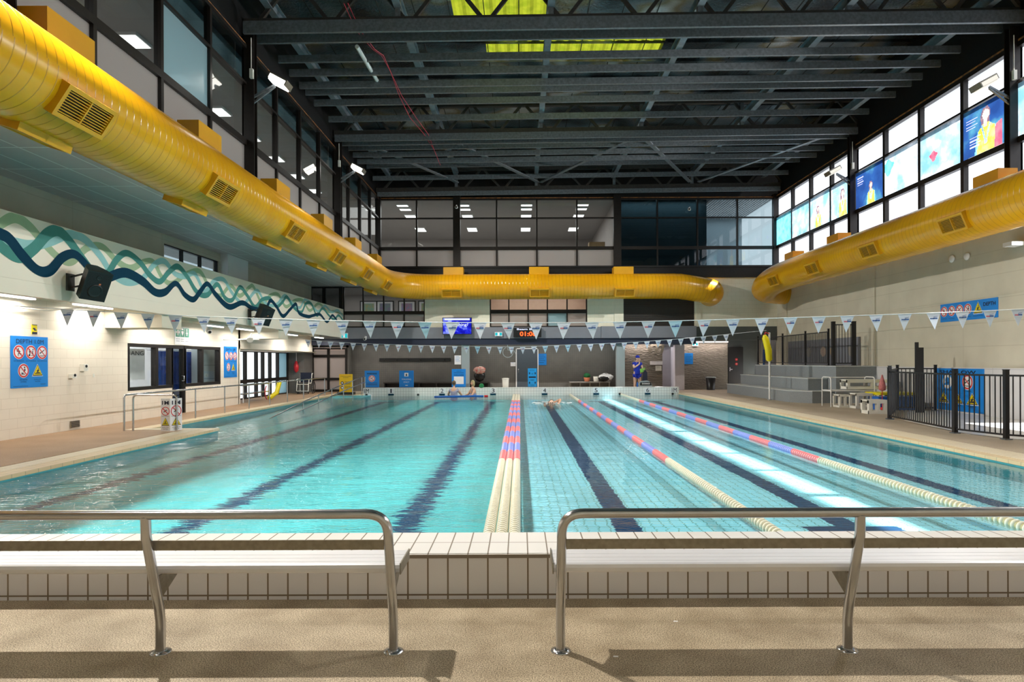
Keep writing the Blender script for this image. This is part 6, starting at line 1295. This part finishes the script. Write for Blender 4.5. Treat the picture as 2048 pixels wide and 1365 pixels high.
def hand(parent, c, d, s_, m='skinlight', curl=.3):
    """palm with four fingers and a thumb as one skinned mesh, c = wrist, d = direction of the fingers, s_ = sideways"""
    c = Vector(c); d = Vector(d).normalized(); s_ = Vector(s_); s_ = (s_-d*s_.dot(d)).normalized(); n_ = d.cross(s_)
    J = [(*c, .024)]; E = []; pk = c+d*.06; J.append((*pk, .034, .018)); E.append((0,1))
    for k, (o_, l_) in enumerate(((-.033,.065),(-.011,.078),(.011,.074),(.033,.058))):
        a = pk+d*.035+s_*o_; J.append((*a, .0095)); E.append((1, len(J)-1)); q = a+d*l_*.55+n_*curl*l_*.35; J.append((*q, .0085)); E.append((len(J)-2, len(J)-1)); r = q+d*l_*.35+n_*curl*l_*.8; J.append((*r, .007)); E.append((len(J)-2, len(J)-1))
    a = c+d*.03-s_*.035; J.append((*a, .012)); E.append((0, len(J)-1)); q = a+d*.04-s_*.025; J.append((*q, .009)); E.append((len(J)-2, len(J)-1))
    return skin_body('hand', parent, J, E, m, 1)
def head(parent, c, look, skinm, hairm, hair='short'):
    """head with nose, ears, eyes and mouth; hair is its own part"""
    c = Vector(c); f = Vector((look[0], look[1], 0)).normalized(); s_ = Vector((f.y, -f.x, 0)); up = Vector((0,0,1))
    b = MB(); b.ball(c, .10, skinm, 20, 14, (.80,.80,1.18))
    for v in b.v:   # chin and jaw taper
        if v.z < c.z: k = (c.z-v.z)/.118; v.x = c.x+(v.x-c.x)*(1-.30*k*k)+f.x*.02*k; v.y = c.y+(v.y-c.y)*(1-.30*k*k)+f.y*.02*k
    p = c+f*.078; b.prism([p+up*.02, p-up*.028-s_*.014, p-up*.028+s_*.014], f*.022, skinm)
    for q in (-1, 1): b.ball(c+s_*q*.080-up*.005, .028, skinm, 8, 6, (.45,.9,1.1))
    h_ = b.build('head', parent)
    for q in (-1, 1):
        b = MB(); b.ball(c+f*.072+s_*q*.030+up*.012, .012, 'ink', 8, 6, (1,1,.7)); b.build('eye', h_)
    b = MB(); b.box(-.024, .024, -.003, .006, -.006, .006, 'redp', lambda v: c+f*.079-up*.052+s_*v[0]+f*v[1]+up*v[2]); b.build('mouth', h_)
    b = MB(); b.ball(c-f*.014+up*.020, .108, hairm, 20, 12, (.84,.84,1.12) if hair != 'bun' else (.84,.84,1.05))
    if hair == 'bob':
        for v in b.v:
            if v.z < c.z-.01: v.z -= .07; 
        for v in b.v:
            dd = (v-c).dot(f)
            if dd > .035 and v.z < c.z+.05: v -= f*(dd-.01)
    else:
        for v in b.v:
            dd = (v-c).dot(f)
            if v.z < c.z+.035 and dd > -.01: v -= f*(dd+.02)
            elif v.z < c.z-.06: v.z = c.z-.06
    b.build('hair', parent if hair else parent); 
    if hair == 'bun': b = MB(); b.ball(c-f*.10+up*.045, .042, hairm, 12, 8); b.build('hair_bun', parent)
# two bathers at the far wall
def bather(x, y, look, lb, suitm, skinm, hairm, hair, armL, armR, hz):
    t = thing('person', lb, 'person', (x, y, WZ)); z = WZ; f = Vector((look[0], look[1], 0)).normalized(); s_ = Vector((f.y,-f.x,0))
    P = lambda a, fwd, h: (x+s_.x*a+f.x*fwd, y+s_.y*a+f.y*fwd, z+h)
    J = [(*P(0,0,-.10),.16,.10),(*P(0,0,-.0),.15,.11),(*P(0,0,.18),.16,.11),(*P(0,0,.33),.12,.08),(*P(0,.01,.42),.055,.055),(*P(0,.02,.50),.05,.05)]; E = [(0,1),(1,2),(2,3),(3,4),(4,5)]
    for s2, (el, wr) in ((-1, armL), (1, armR)):
        k = len(J); J += [(*P(s2*.17,0,.31),.062),(*P(*el),.045),(*P(*wr),.030)]; E += [(3,k),(k,k+1),(k+1,k+2)]
    for s2 in (-1, 1): k = len(J); J += [(*P(s2*.08,.12,-.12),.06)]; E += [(0,k)]
    skin_body('body', t, J, E, skinm)
    S = [(*P(0,0,-.09),.172,.110),(*P(0,0,-.0),.162,.120),(*P(0,0,.17),.166,.119)]; E = [(0,1),(1,2)]
    if suitm == 'suit2': S += [(*P(0,0,.31),.135,.092),(*P(0,0,.36),.07,.065)]; E += [(2,3),(3,4)]; S += [(*P(-.17,0,.31),.072),(*P(-.20,.02,.2),.062),(*P(.17,0,.31),.072),(*P(.20,.02,.2),.062)]; E += [(3,5),(5,6),(3,7),(7,8)]
    o = skin_body('swimsuit', t, S, E, suitm, 2, 1)
    if suitm == 'suit':
        for s2 in (-1, 1): b = MB(); b.tube([P(s2*.09,.10,.22), P(s2*.085,.09,.34), P(s2*.08,.0,.375), P(s2*.07,-.10,.24)], .012, suitm, 6); b.build('shoulder_strap', t)
    for (el, wr), s2 in ((armL,-1),(armR,1)):
        w3 = Vector(P(*wr)); e3 = Vector(P(*el)); hand(t, w3, w3-e3, s_, skinm)
    head(t, P(0,.02,.60), look, skinm, hairm, hair)
    return t
bather(-2.92, 28.4, (.15,1), 'person in a floral swim shirt seen from behind, leaning at the far wall', 'suit2', 'tan', 'hairb', 'bun', ((-.30,.10,.08),(-.16,.24,.0)), ((.32,.12,.08),(.30,.34,.02)), 0)
bather(-2.10, 28.7, (-1,-.55), 'blonde person in a blue patterned swimsuit resting on a foam noodle', 'suit', 'tan', 'hairy', 'bob', ((-.26,.16,.08),(-.18,.36,.04)), ((.26,.14,.08),(.14,.34,.04)), 0)
b = MB(); b.tube([(-3.75,28.15,WZ+.02),(-3.0,28.1,WZ+.035),(-2.0,28.3,WZ+.04),(-1.62,28.35,WZ+.03)], .045, 'bluep', 12); tag(b.build('foam_noodle'), 'blue foam noodle floating in front of the two bathers', 'pool noodle')
b = MB(); b.tube([(-1.58,28.36,WZ+.03),(-1.42,28.38,WZ+.03)], .05, 'redp', 12); tag(b.build('kick_handle'), 'small red float at the right end of the blue noodle', 'float')
b = MB(); b.lathe([(.10,0),(.115,.05),(.10,.10),(.05,.10)], (-1.78,29.7,.37), 'dgreen', 16, (0,-1,0)); tag(b.build('water_bottle'), 'pale green round bottle on the far wall behind the blonde bather', 'bottle')
# swimmer in lane four
t = thing('person', 'swimmer doing freestyle towards the camera in lane four', 'person', (1.16, 23.9, WZ))
J = [(1.16,24.9,WZ-.09,.11,.08),(1.16,24.5,WZ-.07,.14,.10),(1.16,24.15,WZ-.05,.13,.09),(1.16,24.0,WZ-.02,.06,.06),(1.16,23.9,WZ-.01,.05,.05),
     (1.34,24.15,WZ+.02,.07),(1.50,23.95,WZ+.14,.05),(1.42,23.62,WZ+.02,.035),(.98,24.15,WZ-.02,.07),(.90,23.8,WZ-.05,.05),(.92,23.5,WZ-.08,.035),(1.24,25.3,WZ-.09,.08),(1.25,25.8,WZ-.10,.05),(1.08,25.3,WZ-.09,.08),(1.07,25.8,WZ-.10,.05)]
skin_body('body', t, J, [(0,1),(1,2),(2,3),(3,4),(2,5),(5,6),(6,7),(2,8),(8,9),(9,10),(0,11),(11,12),(0,13),(13,14)], 'tan')
b = MB(); b.ball((1.16,23.78,WZ+.03), .105, 'skinlight', 16, 12, (.85,1,1)); b.build('head', t); b = MB(); b.ball((1.16,23.82,WZ+.055), .108, 'hairb', 16, 12, (.86,1,.9)); b.build('swim_cap', t)
for q in (-1, 1): b = MB(); b.ball((1.16+q*.035,23.695,WZ+.035), .022, 'black', 8, 6); b.build('goggle', t)
hand(t, (1.42,23.62,WZ+.02), (-.1,-1,-.2), (1,0,0), 'skinlight')
rnd = random.Random(11); b = MB()
for k in range(60):
    a = rnd.uniform(-1, 1); b.ball((1.16+a*.60+(.12 if a > 0 else -.12), 23.75+rnd.uniform(-.12,.25), WZ+rnd.uniform(-.01,.07)*(1-abs(a)*.6)), rnd.uniform(.012,.045), 'splash', 7, 5, (2.0,1,.45))
tag(b.build('water_splash'), 'white splash thrown up around the swimmer in lane four', 'splash', kind='stuff')
# lifeguard
gx, gy = 5.62, 30.9
t = thing('person', 'person in a royal blue shirt and cap standing at the far end, hand to face', 'person', (gx, gy, 0)); G = lambda a, fw, h: (gx+a, gy-fw, h)
J = [G(0,0,.92)+(.16,.12), G(0,0,1.08)+(.15,.115), G(0,.01,1.25)+(.165,.12), G(0,.01,1.40)+(.12,.085), G(0,.03,1.48)+(.055,.055), G(.01,.05,1.53)+(.05,.05),
     G(-.17,.02,1.38)+(.062,.062), G(-.18,.14,1.16)+(.047,.047), G(.06,.24,1.34)+(.036,.036), G(.09,.17,1.46)+(.028,.028),
     G(.18,.02,1.37)+(.062,.062), G(.24,.06,1.12)+(.047,.047), G(.22,.28,1.04)+(.034,.034),
     G(-.10,0,.84)+(.10,.10), G(-.12,.02,.48)+(.062,.062), G(-.12,-.01,.10)+(.04,.04), G(-.12,.10,.04)+(.036,.03),
     G(.10,0,.84)+(.10,.10), G(.11,.06,.48)+(.062,.062), G(.12,.02,.10)+(.04,.04), G(.12,.13,.04)+(.036,.03)]
skin_body('body', t, J, [(0,1),(1,2),(2,3),(3,4),(4,5),(3,6),(6,7),(7,8),(8,9),(3,10),(10,11),(11,12),(0,13),(13,14),(14,15),(15,16),(0,17),(17,18),(18,19),(19,20)], 'skinlight')
S = [G(0,0,.80)+(.20,.16), G(0,0,1.08)+(.175,.135), G(0,.01,1.25)+(.18,.135), G(0,.01,1.40)+(.135,.10), G(0,.02,1.46)+(.075,.075), G(-.17,.02,1.38)+(.078,.078), G(-.185,.07,1.26)+(.072,.072), G(.18,.02,1.37)+(.078,.078), G(.21,.04,1.25)+(.072,.072)]
skin_body('shirt', t, S, [(0,1),(1,2),(2,3),(3,4),(3,5),(5,6),(3,7),(7,8)], 'royal', 2, 1)
S = [G(0,0,.86)+(.175,.14), G(-.10,0,.78)+(.118,.118), G(-.11,.01,.66)+(.105,.105), G(.10,0,.78)+(.118,.118), G(.11,.03,.66)+(.105,.105)]
skin_body('shorts', t, S, [(0,1),(1,2),(0,3),(3,4)], 'royal')
head(t, G(.02,.06,1.63), (.1,-1), 'skinlight', 'hairb', 'short')
b = MB(); b.ball(G(.02,.05,1.68), .118, 'royal', 18, 10, (.84,.84,.78)); b.prism([G(-.07,.13,1.68), G(.11,.13,1.68), G(.09,.24,1.665), G(-.05,.24,1.665)], (0,0,.012), 'royal'); b.build('cap', t)
hand(t, G(.09,.17,1.46), (0.1,-.0,1), (1,0,0), 'skinlight', .8); hand(t, G(.22,.28,1.04), (.2,-1,.1), (1,0,0), 'skinlight', .8)
b = MB(); b.bar((gx+.08, gy-.36, 1.02), (gx+.32, gy-.36, 1.10), .02, .16, 'lime'); tag(b.build('clipboard'), 'lime green clipboard held by the person in blue', 'clipboard')
b = MB(); b.prism([(gx+.18,gy-.45,.42),(gx+.42,gy-.45,.42),(gx+.40,gy-.45,.95),(gx+.30,gy-.45,1.08),(gx+.22,gy-.45,.95)], (0,.12,0), 'navycloth'); tag(b.build('navy_jacket'), 'navy jacket draped upright on the kit bag beside the person in blue', 'jacket')
t = thing('kit_bag', 'dark kit bag with white lettering on the far wall near lane six', 'bag', (5.85,29.95,.29)); b = MB(); b.prism([(5.52,29.75,.30),(6.12,29.75,.30),(6.05,29.75,.50),(5.9,29.75,.58),(5.6,29.75,.55),(5.52,29.75,.46)], (0,.3,0), 'greyP'); b.build('bag', t); b = MB(); b.prism([(5.54,29.74,.36),(6.08,29.74,.36),(6.04,29.74,.52),(5.56,29.74,.50)], (0,.32,0), 'black'); b.build('side_panel', t)
B = Board((5.55,29.735,.37), U_B, VZ); B.text('SPEEDWAY' if False else 'SWIMMER', .27, .07, .38, .07, 'signw', 'lettering', 1, .02); B.build(t)
b = MB(); b.lathe([(.035,0),(.038,.16),(.02,.20),(.02,.23)], (5.44,29.85,.29), 'bluep', 14); tag(b.build('drink_bottle'), 'blue drink bottle beside the kit bag on the far wall', 'bottle')
